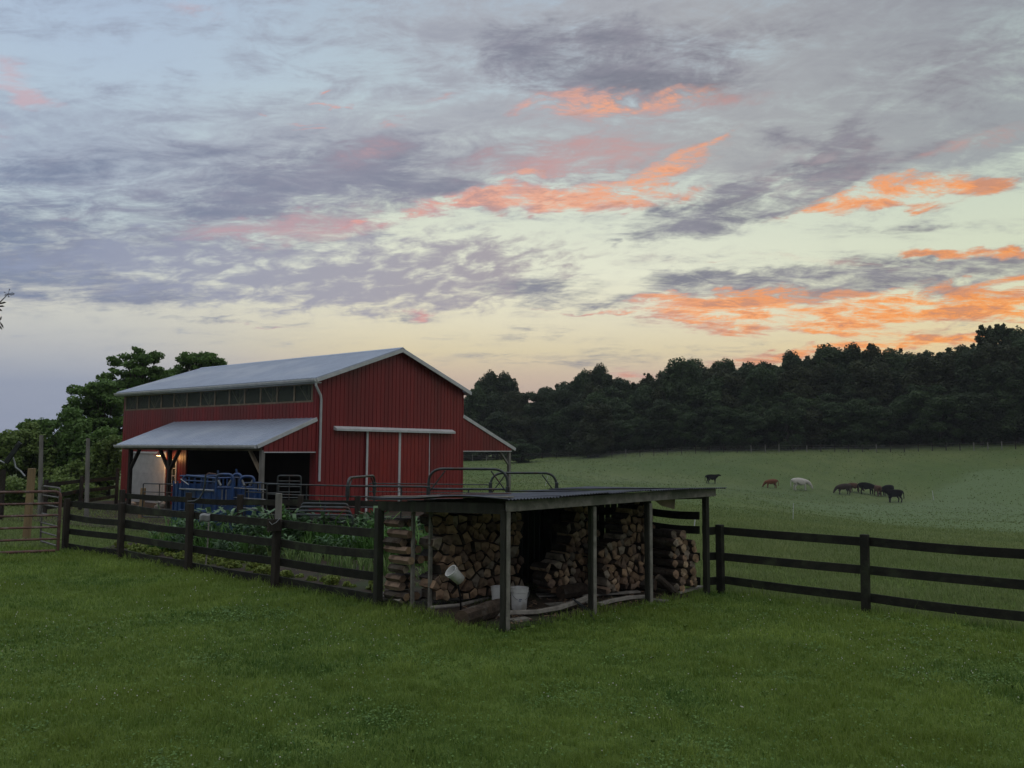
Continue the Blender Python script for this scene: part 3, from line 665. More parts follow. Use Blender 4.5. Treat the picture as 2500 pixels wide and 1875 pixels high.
# ------------------------------------------------------------------ firewood shed: u along the long open side from the near corner, n towards the back
SA = Vector((-.10, 12.57, 0)); SU = Vector((3.92, 3.33, 0)).normalized(); SN = Vector((-SU.y, SU.x, 0)); SL, SD = 5.14, 2.97
def sw(u, n, z): return SA + SU * u + SN * n + EZ * z
SE = Vector((-2.37, 14.48, 0)); SEoff = (SE - SA).dot(SU)     # the far left corner leans out of square
def build_shed():
    shed = thing('firewood_shed', 'open weathered wooden lean-to with dark metal roof, filled with stacked firewood', 'shed', sw(0, 0, 0))
    def post(u, n, w, h, m_, name='post', mm=.0):
        m = MB(); c = sw(u, n, 0); m.beam(c - EZ * .1, c + EZ * h, w, w, up=SU); return bev(m.build(name, m_, shed), .006)
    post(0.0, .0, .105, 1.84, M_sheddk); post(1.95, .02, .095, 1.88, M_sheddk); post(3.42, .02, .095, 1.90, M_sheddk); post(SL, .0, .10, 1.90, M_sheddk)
    # pale strips on the right-looking post sides, sky light put into their colour
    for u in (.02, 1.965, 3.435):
        m = MB(); m.beam(sw(u, -.064 if u < 1 else -.04, -.05), sw(u, -.064 if u < 1 else -.04, 1.81), .018, .07, up=SU); m.build('lit_post_face', M_shed, shed)
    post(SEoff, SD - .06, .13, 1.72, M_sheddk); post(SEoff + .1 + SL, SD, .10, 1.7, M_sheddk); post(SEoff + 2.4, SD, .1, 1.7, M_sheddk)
    for t, h in ((.36, 1.7), (.62, 1.72)):
        m = MB(); p = SE.lerp(SA, 1 - t) if False else SA.lerp(SE, 1 - t + .08 if t > .5 else 1 - t + .06)
        post(0, 0, .001, .01, M_sheddk) if False else None
    for xx in (1006, 1049):
        c = gp(xx, 1488); m = MB(); m.beam(c - EZ * .05, c + EZ * 1.72, .055, .055, up=SU); m.build('stud', M_shed, shed)
    # beams
    m = MB(); m.beam(sw(-.02, -.06, 1.90), sw(SL + .22, -.07, 1.96), .045, .17); bev(m.build('front_beam', M_shed, shed))
    m = MB(); m.beam(sw(0, 0, 1.86), SE + EZ * 1.76, .05, .17); m.build('side_beam', M_sheddk, shed)
    m = MB(); m.beam(sw(SL, 0, 1.9), sw(SL + SEoff, SD, 1.72), .05, .15); m.build('side_beam', M_sheddk, shed)
    m = MB(); m.beam(SE + EZ * 1.74, sw(SL + SEoff, SD, 1.74), .05, .15); m.build('back_beam', M_sheddk, shed)
    for i in range(1, 8):
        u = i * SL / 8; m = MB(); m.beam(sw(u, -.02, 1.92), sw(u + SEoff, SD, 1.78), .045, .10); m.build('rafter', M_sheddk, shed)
    rgb = random.Random(6); u = .95  # dark boards added across the back to stand in for the deep shade
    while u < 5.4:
        w_ = rgb.uniform(.13, .19); m = MB(); m.beam(sw(u + w_ / 2 - .3, SD - .02, .02), sw(u + w_ / 2 - .3, SD - .02, 1.66), .022, w_ - .012, up=SU); m.build('dark_back_fill', M_sheddk, shed); u += w_
    n_ = 1.25  # more dark boards added on the open right side, for shade behind the stacks
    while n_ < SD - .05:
        w_ = rgb.uniform(.13, .19); uu = SL + SEoff * n_ / SD; m = MB(); m.beam(sw(uu, n_ + w_ / 2, .02), sw(uu, n_ + w_ / 2, 1.7), w_ - .012, .022, up=SU); m.build('dark_side_fill', M_sheddk, shed); n_ += w_
    # roof sheets, each with its own slight warp; the left ones are bent up at the edge
    def sheet(u0, u1, n0, n1, z0, z1, warp, mm, nn=34):
        vs = []; fs = []; ju = 10
        for j in range(ju + 1):
            t = j / ju; n = n0 + (n1 - n0) * t
            for i in range(nn + 1):
                s_ = i / nn; u = u0 + (u1 - u0) * s_ + SEoff * t * .95
                z = z0 + (z1 - z0) * t + .011 * math.cos(s_ * nn * math.pi) + warp(s_, t)
                vs.append(sw(u, n, z))
        k = nn + 1
        for j in range(ju):
            for i in range(nn): fs.append((j * k + i, j * k + i + 1, (j + 1) * k + i + 1, (j + 1) * k + i))
        m = MB().add(vs, fs); o = m.build('roof_sheet', mm, shed)
        sd = o.modifiers.new('thick', 'SOLIDIFY'); sd.thickness = .004; return o
    e = (SL + .5) / 5
    for k in range(5):
        u0 = -.12 + k * e
        sheet(u0, u0 + e + .05, -.20, SD + .25, 2.015 + .011 * k + (.004 if k % 2 else 0), 1.875 + .01 * k,
              (lambda s_, t, k=k: .03 * math.sin(3 * t + k) * s_ + (.05 * (1 - s_) * max(0, math.sin(5 * t)) if k == 0 else 0)), M_dkroof)
    # a loose sheet and boards lying along the left edge
    m = MB(); m.beam(sw(.05, -.1, 2.045), SE + EZ * 1.93 + SU * .02 - SN * .1, .14, .02); m.build('edge_board', M_shed, shed)
    m = MB(); m.beam(sw(.35, .3, 2.07), sw(-.1, 1.9, 1.99), .10, .018); m.build('loose_board', M_rust, shed)
    # torn flap under the beam near the right end
    m = MB(); m.add([sw(3.55, .05, 1.9), sw(4.25, .05, 1.9), sw(4.3, .12, 1.66), sw(3.9, .1, 1.74)], [(0, 1, 2, 3)]); o = m.build('hanging_board', M_wood_in, shed); o.modifiers.new('t', 'SOLIDIFY').thickness = .02
build_shed()

# firewood: every split is cut from a jittered cell, so that the ends lock together as in a real stack
NLOG = 0
def cells(w, h, s, seed, prof):
    rg = random.Random(seed); pts = []
    nr = int(h / (s * .9)) + 1; nc = int(w / s) + 1
    for j in range(-1, nr + 2):
        for i in range(-1, nc + 2):
            pts.append(((i + .5 + .5 * (j % 2) + rg.uniform(-.42, .42)) * s, (j + .5 + rg.uniform(-.42, .42)) * s * .9, j))
    out = []
    for k, (x, y, row) in enumerate(pts):
        if not (0.02 < x < w and .02 < y < prof(x)): continue
        poly = [(x - s, y - s), (x + s, y - s), (x + s, y + s), (x - s, y + s)]
        for q, (x2, y2, _) in enumerate(pts):
            if q == k or abs(x2 - x) > 2.4 * s or abs(y2 - y) > 2.4 * s: continue
            mx, my = (x + x2) / 2, (y + y2) / 2; nx, ny = x2 - x, y2 - y; new = []
            for i in range(len(poly)):
                a, b = poly[i], poly[(i + 1) % len(poly)]
                da = (a[0] - mx) * nx + (a[1] - my) * ny; db = (b[0] - mx) * nx + (b[1] - my) * ny
                if da <= 0: new.append(a)
                if (da < 0) != (db < 0) and da != db:
                    t = da / (da - db); new.append((a[0] + (b[0] - a[0]) * t, a[1] + (b[1] - a[1]) * t))
            poly = new
            if len(poly) < 3: break
        if len(poly) < 3: continue
        # drop short sides so that ends read as wedges and slabs
        keep = [p for i, p in enumerate(poly) if math.hypot(p[0] - poly[i - 1][0], p[1] - poly[i - 1][1]) > s * .30]
        if len(keep) >= 3: poly = keep
        cx = sum(p[0] for p in poly) / len(poly); cy = sum(p[1] for p in poly) / len(poly)
        kx, ky = rg.uniform(.74, .97), rg.uniform(.78, .97)
        out.append((row, x, [(cx + (p[0] - cx) * kx, max(cy + (p[1] - cy) * ky, .0)) for p in poly]))
    return out
ORD = ['bottom', 'second', 'third', 'fourth', 'fifth', 'sixth', 'seventh', 'eighth', 'ninth', 'tenth', 'eleventh', 'twelfth', 'thirteenth', 'fourteenth', 'fifteenth', 'sixteenth']
ORX = ['first'] + ORD[1:] + ['seventeenth', 'eighteenth', 'nineteenth', 'twentieth']
def stack(u0, nface, w, h, s, length, seed, prof, what, group, z0=.12, roundish=0, lean=0., stagger=.055):
    global NLOG
    rg = random.Random(seed * 3 + 1); cs = cells(w, h, s, seed, prof); rows = sorted({c[0] for c in cs})
    for row, x0, poly in cs:
        rk = sorted(c[1] for c in cs if c[0] == row).index(x0); ri = rows.index(row)
        cx = sum(p[0] for p in poly) / len(poly); cy = sum(p[1] for p in poly) / len(poly)
        rd = rg.random() < roundish
        if rd:
            r_ = min(max(abs(p[0] - cx) for p in poly), max(abs(p[1] - cy) for p in poly)) * .98
            poly = [(cx + r_ * math.cos(a) * rg.uniform(.93, 1.05), cy + r_ * math.sin(a) * rg.uniform(.93, 1.05)) for a in [k * math.pi / 6 for k in range(12)]]
        off = rg.uniform(-stagger, stagger) + lean * cy; L = length * rg.uniform(.93, 1.06)
        yaw = rg.uniform(-.07, .07); tw = [rg.uniform(-.02, .02) for _ in poly]
        base = sw(u0 + cx, nface + off, z0 + cy); m = MB()
        rings = [[base + SU * (p[0] - cx) * kk + EZ * (p[1] - cy) * kk + SN * (dd + (tw[i] if dd < .03 else 0)) + SU * yaw * dd for i, p in enumerate(poly)] for kk, dd in ((.95, 0), (1, .012), (1.0, L * .5), (1, L - .02), (.92, L))]
        n = len(poly); vs = [q for r_ in rings for q in r_]
        m.add(vs, [tuple(range(n))[::-1]], 0)
        for j in range(4):
            for k in range(n):
                m.f.append([j * n + k, j * n + (k + 1) % n, (j + 1) * n + (k + 1) % n, (j + 1) * n + k]); m.mi.append(1 if j > 0 and (rd or (k + row) % 3 != 1) else 0)
        m.f.append([4 * n + k for k in range(n)]); m.mi.append(0)
        wi = rg.choices(range(5), (4, 3, 3, 2, 2))[0]
        adj = ('round ' if rd else '') + ('brown', 'dull brown', 'pale', 'dark', 'greyish')[wi]
        solo('firewood_log', m, [M_logs[wi], M_bark], base, '%s %s, %s from left, %s course' % (adj, what, ORX[rk], ORD[ri]), 'firewood log', group); NLOG += 1
stack(.06, 1.95, 2.0, 1.66, .183, .45, 3, lambda x: 1.60 - .08 * abs(math.sin(3 * x)), 'log of the tall left stack', 'logs in the left stack of the shed', roundish=.06)
stack(2.10, 1.30, 1.40, 1.7, .160, .42, 5, lambda x: min(1.66, .22 + x * 1.30 + .12 * math.sin(9 * x)), 'log of the steep middle stack', 'logs in the middle stack of the shed', z0=.1, roundish=.25, lean=.10)
stack(3.10, .78, 1.62, 1.7, .150, .42, 9, lambda x: min(1.66, .72 + x * .78 + .07 * math.sin(11 * x)), 'log of the right stack', 'logs in the right stack of the shed', z0=.1, roundish=.05, lean=.12)
stack(4.42, .16, .72, 1.2, .150, .62, 12, lambda x: 1.12 - .25 * x, 'bark covered log of the rightmost pile', 'round logs at the right end of the shed', z0=.08, roundish=.95, stagger=.10, lean=.16)
# crib end of the left stack: longer splits laid along the side
M_endgrain = mat('old_end_grain', (.10, .07, .05), (.06, .045, .032), .85, 14, 5)
def log_along(a, b, r, seed, label, name='firewood_log', cat='firewood log', group=None, flat=.8, mats=None, n=9):
    rg = random.Random(seed); a = Vector(a); b = Vector(b); d = (b - a).normalized(); x = d.cross(EZ).normalized(); y = x.cross(d)
    prof = [(math.cos(2 * math.pi * k / n) * rg.uniform(.85, 1.1), math.sin(2 * math.pi * k / n) * rg.uniform(.85, 1.1) * flat) for k in range(n)]
    m = MB(); vs = []; S_ = 6
    for j in range(S_ + 1):
        c = a.lerp(b, j / S_); kk = (.94 if j in (0, S_) else 1) * rg.uniform(.97, 1.03)
        vs += [c + (x * p * kk + y * q * kk) * r for p, q in prof]
    fs = [tuple(range(n))[::-1], tuple(S_ * n + k for k in range(n))]; mi = [0, 0]
    m.add(vs, fs, 0)
    for j in range(S_):
        for k in range(n): m.f.append([j * n + k, j * n + (k + 1) % n, (j + 1) * n + (k + 1) % n, (j + 1) * n + k]); m.mi.append(1)
    return solo(name, m, mats or [M_logs[seed % 5], M_bark], a, label, cat, group)
for k in range(9):
    z = .22 + k * .155 + random.uniform(-.02, .02); o = random.uniform(-.10, .06)
    p0 = SE + EZ * z + SU * .12 + (SA - SE).normalized() * (.16 + o); p1 = p0 + (SA - SE).normalized() * (.36 + .26 * random.random())
    log_along(p0, p1, random.uniform(.09, .108), 40 + k, '%s split log laid sideways at the crib end of the left stack' % ORX[k], group='logs at the crib end of the left stack', mats=[M_logs[(k * 3) % 5], M_logs[3] if k % 3 else M_bark], n=6)
    if k % 4 != 3:
        log_along(p0 + SU * .2, p1 + SU * .2, .10, 60 + k, '%s rear split log laid sideways at the crib end of the left stack' % ORX[k], group='logs at the crib end of the left stack', mats=[M_logs[1], M_bark], n=6)
pl = log_along(gp(935, 1452, .13) + SU * .02, gp(985, 1466, .15), .10, 71, 'pale split slab on the ground at the left corner of the shed', flat=.6, mats=[M_logs[4], M_plank], n=5)
log_along(gp(1128, 1512, .13), gp(1222, 1480, .17), .155, 80, 'thick bark covered log lying in front of the left stack', flat=.95, mats=[M_endgrain, M_bark])
log_along(gp(1368, 1448, .15), gp(1428, 1438, .16), .14, 81, 'short thick log lying below the sloping middle stack', flat=.95, mats=[M_endgrain, M_bark])
log_along(gp(1553, 1424, .17), gp(1600, 1428, .17), .13, 83, 'dark log chunk leaning behind the third shed post', flat=.95)
log_along(gp(1605, 1408, .38), gp(1652, 1450, .04), .07, 84, 'dark pole log leaning down in front of the round logs', flat=1)

# things on the floor of the shed
def pole(name, pts, r, m_, label, cat, n=8):
    m = MB(); m.tube(pts, r, n); return solo(name, m, m_, pts[0], label, cat, smooth=True)
pole('pole', [gp(1052, 1484, .05), gp(1120, 1478, .05), gp(1192, 1460, .05)], .035, M_plank, 'grey pole on the ground against the left stack, the nearer of two', 'pole')
pole('pole', [gp(1060, 1470, .05) + EZ * .05, gp(1130, 1462, .1), gp(1190, 1451, .1)], .028, M_plank, 'grey pole on the ground against the left stack, the farther of two', 'pole')
def plank(pts, w, h, label, mm=M_plank):
    m = MB(); vs = []; fs = []
    P = [Vector(p) for p in pts]
    for i, p in enumerate(P):
        d = (P[min(i + 1, len(P) - 1)] - P[max(i - 1, 0)]).normalized(); x = d.cross(EZ).normalized()
        vs += [p - x * w / 2, p + x * w / 2, p + x * w / 2 + EZ * h, p - x * w / 2 + EZ * h]
    for i in range(len(P) - 1):
        for k in range(4): fs.append((i * 4 + k, i * 4 + (k + 1) % 4, (i + 1) * 4 + (k + 1) % 4, (i + 1) * 4 + k))
    n = len(P) - 1; fs += [(3, 2, 1, 0), (n * 4, n * 4 + 1, n * 4 + 2, n * 4 + 3)]
    m.add(vs, fs); return solo('plank', m, mm, P[0], label, 'plank')
plank([gp(1192, 1505, .06), gp(1240, 1499, .06), gp(1310, 1497, .07), gp(1365, 1487, .1), gp(1405, 1474, .12), gp(1442, 1460, .14)], .10, .05, 'long pale plank bowed in front of the white buckets')
plank([gp(1462, 1478, .05), gp(1500, 1468, .07), gp(1540, 1461, .08), gp(1582, 1459, .07)], .10, .045, 'bowed pale plank between the second and third shed posts')
plank([gp(1312, 1455, .04), gp(1400, 1452, .04)], .25, .03, 'short board lying below the middle stack')
plank([gp(1420, 1456, .05), gp(1560, 1446, .05)], .12, .03, 'grey board lying along the foot of the right stack')
plank([gp(1580, 1465, .02), gp(1630, 1470, .02)], .16, .03, 'small board on the grass at the foot of the third shed post', M_shed)
plank([gp(1655, 1450, .03), gp(1712, 1434, .03)], .10, .04, 'grey board at the foot of the round log pile')
plank([gp(1335, 1478, .02), gp(1450, 1470, .02)], .22, .02, 'dark worn board flat on the dirt behind the bowed plank', M_shed)
plank([gp(1246, 1518, .02), gp(1290, 1512, .02)], .2, .03, 'short board at the foot of the nearest shed post', M_shed)
m = MB(); p = [gp(1398, 1462, .22), gp(1420, 1478, .12), gp(1436, 1492, .06), gp(1450, 1512, .02)]; m.tube(p, [.012, .03, .028, .012], 6)
solo('iron_bar', m, M_iron, p[0], 'dark flat bar lying across the bowed plank onto the grass', 'bar')
# wood chips on the earth floor
def chips():
    m = MB(); rg = random.Random(4)
    for k in range(700):
        u = rg.uniform(.2, 4.3); n = rg.uniform(.05, 1.4) if rg.random() < .7 else rg.uniform(.1, 2.)
        c = sw(u, n, .035 + rg.random() * .02); L = rg.uniform(.02, .09); a = rg.uniform(0, 6.3); d = Vector((math.cos(a), math.sin(a), rg.uniform(-.3, .3))) * L; x = Vector((-d.y, d.x, 0)).normalized() * rg.uniform(.006, .02)
        m.add([c - x, c + x, c + d + x * .5, c + d - x * .5 + EZ * .01], [(0, 1, 2, 3)], rg.randrange(3))
    o = m.build('wood_chips', [M_logs[3], M_bark, M_logs[1]]); tag(o, 'scattered wood chips on the shed floor', 'wood chips', kind='stuff')
chips()
patch('shed_floor', [tuple(sw(-.05, -.05, 0)), tuple(sw(SL - .4, .0, 0)), tuple(sw(SL, SD, 0)), tuple(SE + SN * .1)], M_soil, .12, .022)
def bucket(loc, h, r0, r1, tilt, label, handle=True, mark=False, rz=0.):
    t = thing('bucket', label, 'bucket', loc); t.rotation_euler = (tilt[0], tilt[1], rz)
    m = MB(); m.lathe([(.0, .006), (r0 - .004, .0), (r0, .004), (r1 * .97, h * .80), (r1 + .006, h * .805), (r1 + .006, h * .83), (r1, h * .835), (r1 + .006, h * .88), (r1 + .006, h * .9), (r1, h * .905),
                            (r1 + .008, h * .97), (r1 + .008, h), (r1 - .004, h), (r0 - .008, .012), (0, .012)], (0, 0, 0), n=32)
    o = link('shell', m.mesh('shell', [M_bucket], smooth=True), t); o.data.set_sharp_from_angle(angle=R(50))
    if handle:
        m = MB(); m.tube([(math.cos(a) * (r1 + .012), -math.sin(a) * .10 - .03, h * .86 - math.sin(a) * h * .42) for a in [math.pi * k / 12 for k in range(13)]], .004, 6); link('handle', m.mesh('handle', [M_galv]), t)
    if mark:
        mk_ = mat('blue_print', (.06, .10, .20)); m = MB()
        for (a, z, w_) in ((-1.9, .18, .35), (-1.95, .155, .28)):
            vs = []
            for i in range(7):
                an = a + w_ * i / 6; q = (r0 + (r1 - r0) * z / h * 1.1) + .003
                for zz in (z, z + .012): vs.append((math.cos(an) * q, math.sin(an) * q, zz))
            m.add(vs, [(2 * i, 2 * i + 2, 2 * i + 3, 2 * i + 1) for i in range(6)])
        link('printed_mark', m.mesh('printed_mark', [mk_]), t)
    return t
bucket(gp(1267, 1487, .03), .37, .130, .150, (0, .03), 'white bucket on the ground just right of the nearest shed post', mark=True, rz=.3)
bucket(gp(1219, 1480, .03), .34, .125, .145, (0, 0), 'white ribbed bucket half hidden behind the nearest shed post', handle=False)
st = gp(1125, 1492); tp = gp(1117, 1420, .62)
pole('stake', [st, st.lerp(tp, .5) + Vector((.02, 0, 0)), Vector((tp.x - .05, tp.y, .82))], .017, M_iron, 'dark metal stake holding up the small white pail', 'stake')
bucket(tp + Vector((.05, 0, .02)), .26, .085, .105, (R(0), R(0), 0), 'small white pail tipped over on top of a dark stake', handle=False).rotation_euler = (R(25), R(-42), 0)

# ------------------------------------------------------------------ board fences
PL = [gp(158, 1345), gp(293, 1364.6), gp(459, 1395.5), gp(670.5, 1433)]
PR = [gp(1760, 1444), gp(2114, 1492)]
PR.append(PR[1] * 2 - PR[0] + Vector((.1, 0, 0))); PR.append(PR[2] * 2 - PR[1])
def board_fence(label, P, tops, side=1, ph=1.38, pw=.13, rh=.155, heights=None, rails_to=None, mpost=None, skip_ends=(), name='board_fence', z=None):
    base = [Vector((p.x, p.y, hzf(p.x, p.y))) for p in P]
    f = thing(name, label, 'fence', base[0])
    pts = list(rails_to) if rails_to else base
    pts = [Vector((p.x, p.y, hzf(p.x, p.y))) for p in pts]
    for i, p in enumerate(base):
        if i in skip_ends: continue
        h = (heights or {}).get(i, ph); m = MB(); tl = Vector((random.uniform(-.02, .02), random.uniform(-.02, .02), 0))
        d = (base[min(i + 1, len(base) - 1)] - base[max(i - 1, 0)]).normalized()
        m.beam(p - EZ * .2, p + EZ * h + tl, pw, pw, up=d); bev(m.build('post', mpost or M_fence, f), .008)
    for i in range(len(pts) - 1):
        a, b = pts[i], pts[i + 1]; d = (b - a).normalized(); nrm = Vector((-d.y, d.x, 0)) * side
        for t in tops:
            m = MB(); j0, j1 = random.uniform(-.018, .018), random.uniform(-.018, .018)
            A_, B_ = a + nrm * (pw / 2 + .018) + EZ * (t - rh + j0), b + nrm * (pw / 2 + .018) + EZ * (t - rh + j1) - d * .004; vs = []; sg = random.uniform(.004, .03); wv = random.uniform(-.012, .012)
            for i_ in range(7):
                u_ = i_ / 6; c_ = A_.lerp(B_, u_) - EZ * sg * math.sin(math.pi * u_) + nrm * wv * math.sin(2 * math.pi * u_)
                vs += [c_ - nrm * .015, c_ + nrm * .015, c_ + nrm * .015 + EZ * rh, c_ - nrm * .015 + EZ * rh]
            m.add(vs, [(i_ * 4 + k_, i_ * 4 + (k_ + 1) % 4, i_ * 4 + 4 + (k_ + 1) % 4, i_ * 4 + 4 + k_) for i_ in range(6) for k_ in range(4)] + [(3, 2, 1, 0), (24, 25, 26, 27)])
            bev(m.build('rail', M_fence, f), .004)
    return f
E0 = Vector((SE.x - .14, SE.y + .05, 0))
board_fence('dark four board garden fence between the tube gate and the firewood shed', PL[::1] + [E0], (1.33, .96, .59, .21), 1, heights={2: 1.52, 3: 1.30}, skip_ends=(4,), mpost=M_post)
board_fence('black three board fence running right from the firewood shed across the lawn edge', PR, (1.30, .80, .33), 1, ph=1.34, rails_to=[sw(SL + .08, .1, 0)] + PR)
board_fence('short black four board fence behind the right end of the firewood shed', [sw(SL + .1, .16, 0), gp(1640, 1438) + Vector((-.3, .9, 0)), sw(SL - 1.6, 2.9, 0)], (1.60, 1.30, .80, .33), 1, ph=1.7, skip_ends=(0,))
# low pressure treated extension and box on the fourth post
p = PL[3]
m = MB(); m.beam(p + Vector((.02, .05, 1.28)), p + Vector((.02, .05, 1.86)), .11, .11, up=(1, 0, 0)); bev(solo('post_extension', m, M_greypost, p + EZ * 1.28, 'short grey post standing on the fence post left of the shed', 'post'), .006)
t = thing('wooden_box', 'small dark wooden box with wire handle hung on the fence post left of the shed', 'box', p + Vector((0, -.13, 1.02)))
m = MB(); c = p + Vector((.0, -.12, 1.14)); m.box(c, (.26, .16, .02), mi=0)
for sx in (-1, 1): m.box(c + Vector((sx * .12, 0, .11)), (.02, .16, .2))
for sy in (-1, 1): m.box(c + Vector((0, sy * .07, .11)), (.22, .02, .2))
m.build('box_walls', M_post, t)
m = MB(); m.tube([c + Vector((-.12, -.06, .2)), c + Vector((-.02, -.11, .12)), c + Vector((.06, -.12, .16)), c + Vector((.12, -.06, .24))], .006, 6); m.build('handle', M_galv, t)
# curved bar on the third post
p = PL[2] + EZ * 1.5
m = MB(); m.tube([p + Vector((-.06, -.02, .06)), p + Vector((.10, -.02, .07)), p + Vector((.20, 0, .13)), p + Vector((.27, 0, .26)), p + Vector((.30, .02, .42)), p + Vector((.31, .02, .66))], [.02, .022, .02, .02, .02, .02], 8)
solo('curved_bar', m, M_pipe, p, 'curved grey metal bar rising from the top of the third garden fence post', 'metal bar', smooth=True)
# hoe leaning on the garden fence with a pale cloth over the rail
a = gp(501, 1396); b = dp(510, 1263, a.y + .28)
t = thing('garden_hoe', 'thin garden hoe leaning on the garden fence, blade end up at the rail', 'hoe', a)
m = MB(); m.tube([a, a.lerp(b, .5) + Vector((.01, 0, 0)), b], .016, 6); m.build('handle', M_shed, t)
m = MB(); m.box(b + Vector((-.01, -.02, .02)), (.18, .03, .11)); m.build('blade', M_iron, t)
c = dp(503, 1262, PL[2].lerp(PL[3], .2).y - .02)
m = MB(); vs = []; fs = []
for j in range(5):
    for i in range(6):
        vs.append(c + Vector((-.12 + i * .046, -.06 + .015 * math.sin(i * 2.1 + j) + (.05 if j == 0 else 0), .07 - j * .042 - .01 * math.cos(i * 1.7))))
for j in range(4):
    for i in range(5): fs.append((j * 6 + i, j * 6 + i + 1, (j + 1) * 6 + i + 1, (j + 1) * 6 + i))
m.add(vs, fs); o = solo('rag', m, mat('grey_rag', (.24, .26, .26), (.17, .18, .18), .9), c, 'pale grey rag over the top rail beside the hoe', 'rag', smooth=True); o.modifiers.new('t', 'SOLIDIFY').thickness = .012
# inner fence beyond the garden, and the fence left of the barn
Q = [dp(300, 1204, 24.7), dp(459, 1213, 23.2), dp(586, 1219, 22.4), dp(735, 1221, 22.2), dp(874, 1217, 22.0), dp(1040, 1217, 21.8), dp(1180, 1220, 21.8)]
board_fence('dark board fence beyond the garden, in front of the blue chute', Q, (1.36, .90, .45), 1, ph=1.48, mpost=M_post)
Q2 = [gp(283, 1232), gp(195, 1250), gp(108, 1268)]
board_fence('dark board fence at the left corner of the barn, below the hanging vines', Q2, (1.36, .95, .5), -1, ph=1.5, mpost=M_post, heights={0: 1.75})

# ------------------------------------------------------------------ far wire fence at the foot of the wood
def far_fence():
    xs = list(np.arange(1120, 2560, 34)); pp = []
    for x in xs:
        a = math.atan2(*[ray(x, 1100)[k] for k in (0, 1)]); r_ = 158 if x > 1500 else 158 + (1500 - x) * .05
        pp.append(Vector((math.sin(a) * r_, math.cos(a) * r_, 0)))
    f = thing('wire_fence', 'long thin post and wire fence far off along the foot of the dark wood', 'fence', pp[0]); rg = random.Random(3)
    for i, p in enumerate(pp):
        z = hzf(p.x, p.y); m = MB(); h = rg.uniform(1.25, 1.6); m.beam(Vector((p.x, p.y, z - .2)), Vector((p.x + rg.uniform(-.05, .05), p.y, z + h)), .11, .11, up=(1, 0, 0)); m.build('post', M_greypost if rg.random() < .3 else M_post, f)
    for hh in (.5, .85, 1.2):
        m = MB(); m.tube([Vector((p.x, p.y, hzf(p.x, p.y) + hh)) for p in pp], .012, 4); m.build('wire', M_greypost, f)
far_fence()
# paddock fence seen under the right lean-to

# ------------------------------------------------------------------ tube gates, lumber post, poles at the left
def arc_pts(pts, rad, seg=5):
    "round the inner corners of a polyline"
    out = [Vector(pts[0])]
    for i in range(1, len(pts) - 1):
        a, b, c = Vector(pts[i - 1]), Vector(pts[i]), Vector(pts[i + 1]); u = (a - b).normalized(); w = (c - b).normalized()
        p0, p1 = b + u * rad, b + w * rad
        for k in range(seg + 1):
            t = k / seg; out.append(p0 * (1 - t) ** 2 + b * 2 * t * (1 - t) + p1 * t * t)
    return out + [Vector(pts[-1])]
def tube_gate(label, a, b, z0, z1, n, r, mm, brace=1, rad=.16, rnd='both', group=None, name='tube_gate', cat='gate'):
    g = thing(name, label, cat, a, group); A, B = Vector((a.x, a.y, 0)), Vector((b.x, b.y, 0))
    m = MB(); m.tube(arc_pts([A + EZ * z0, A + EZ * z1, B + EZ * z1, B + EZ * z0, A + EZ * (z0 + .0) + (B - A) * .02], rad), r, 8); m.build('frame', mm, g, smooth=True)
    for i in range(1, n):
        z = z0 + (z1 - z0) * i / n; m = MB(); m.tube([A + EZ * z, B + EZ * z], r * .85, 6); m.build('rail', mm, g, smooth=True)
    for i in range(brace):
        c = A.lerp(B, (i + 1) / (brace + 1)); m = MB(); m.tube([c + EZ * z0, c + EZ * z1], r * .8, 6); m.build('upright', mm, g, smooth=True)
    return g
g0, g1 = gp(141, 1350), gp(-160, 1362)
tube_gate('rusty brown tube gate across the left edge, nearer than the grey one', g0, g1, .06, 1.60, 5, .038, M_rust, 0)
tube_gate('grey tube gate swung edge-on behind the rusty gate', gp(139, 1344), gp(98, 1331), .12, 1.66, 6, .026, M_rustgal, 0, rad=.1)
c = gp(64, 1318); m = MB(); m.beam(c - EZ * .2, c + EZ * 2.12 + Vector((.06, 0, 0)), .16, .16, up=(1, 0, 0)); bev(solo('lumber_post', m, M_lumber, c, 'tall tan square lumber post behind the rusty gate', 'post'), .006)
for (x, yt, d, lab) in ((98, 1062, 31, 'thin grey garden pole right of the tan lumber post'), (212, 1070, 31, 'pale grey garden pole standing before the trees left of the barn')):
    b_ = dp(x, 1250, d); t_ = dp(x + 3, yt, d); b_.z = 0
    m = MB(); m.tube([b_, b_.lerp(t_, .5), t_], [.085, .08, .07], 10); solo('garden_pole', m, M_greypost, b_, lab, 'pole', smooth=True)
m = MB(); rr = [dp(61, 1163, 20.6), dp(50, 1150, 20.6), dp(38, 1141, 20.6), dp(35, 1127, 20.6), dp(31, 1115, 20.6), dp(22, 1121, 20.6), dp(12, 1131, 20.6), dp(-6, 1122, 20.6)]
m.tube(rr, .022, 8); solo('bent_pipe', m, M_galv, rr[0], 'bent pale metal pipe sticking up left of the tan lumber post', 'pipe', smooth=True)
m = MB(); m.beam(dp(14, 1131, 20.5), dp(50, 1080, 20.5), .05, .13, up=(1, 0, .6)); bev(solo('dark_blade', m, M_iron, dp(14, 1131, 20.5), 'dark slanting metal blade above the bent pipe at the left edge', 'blade'), .02)
c = dp(2, 1250, 30); c.z = 0; m = MB(); m.beam(c, c + EZ * 1.9, .14, .14, up=(1, 0, 0)); solo('gate_post', m, M_post, c, 'dark post at the left edge behind the gate', 'post')
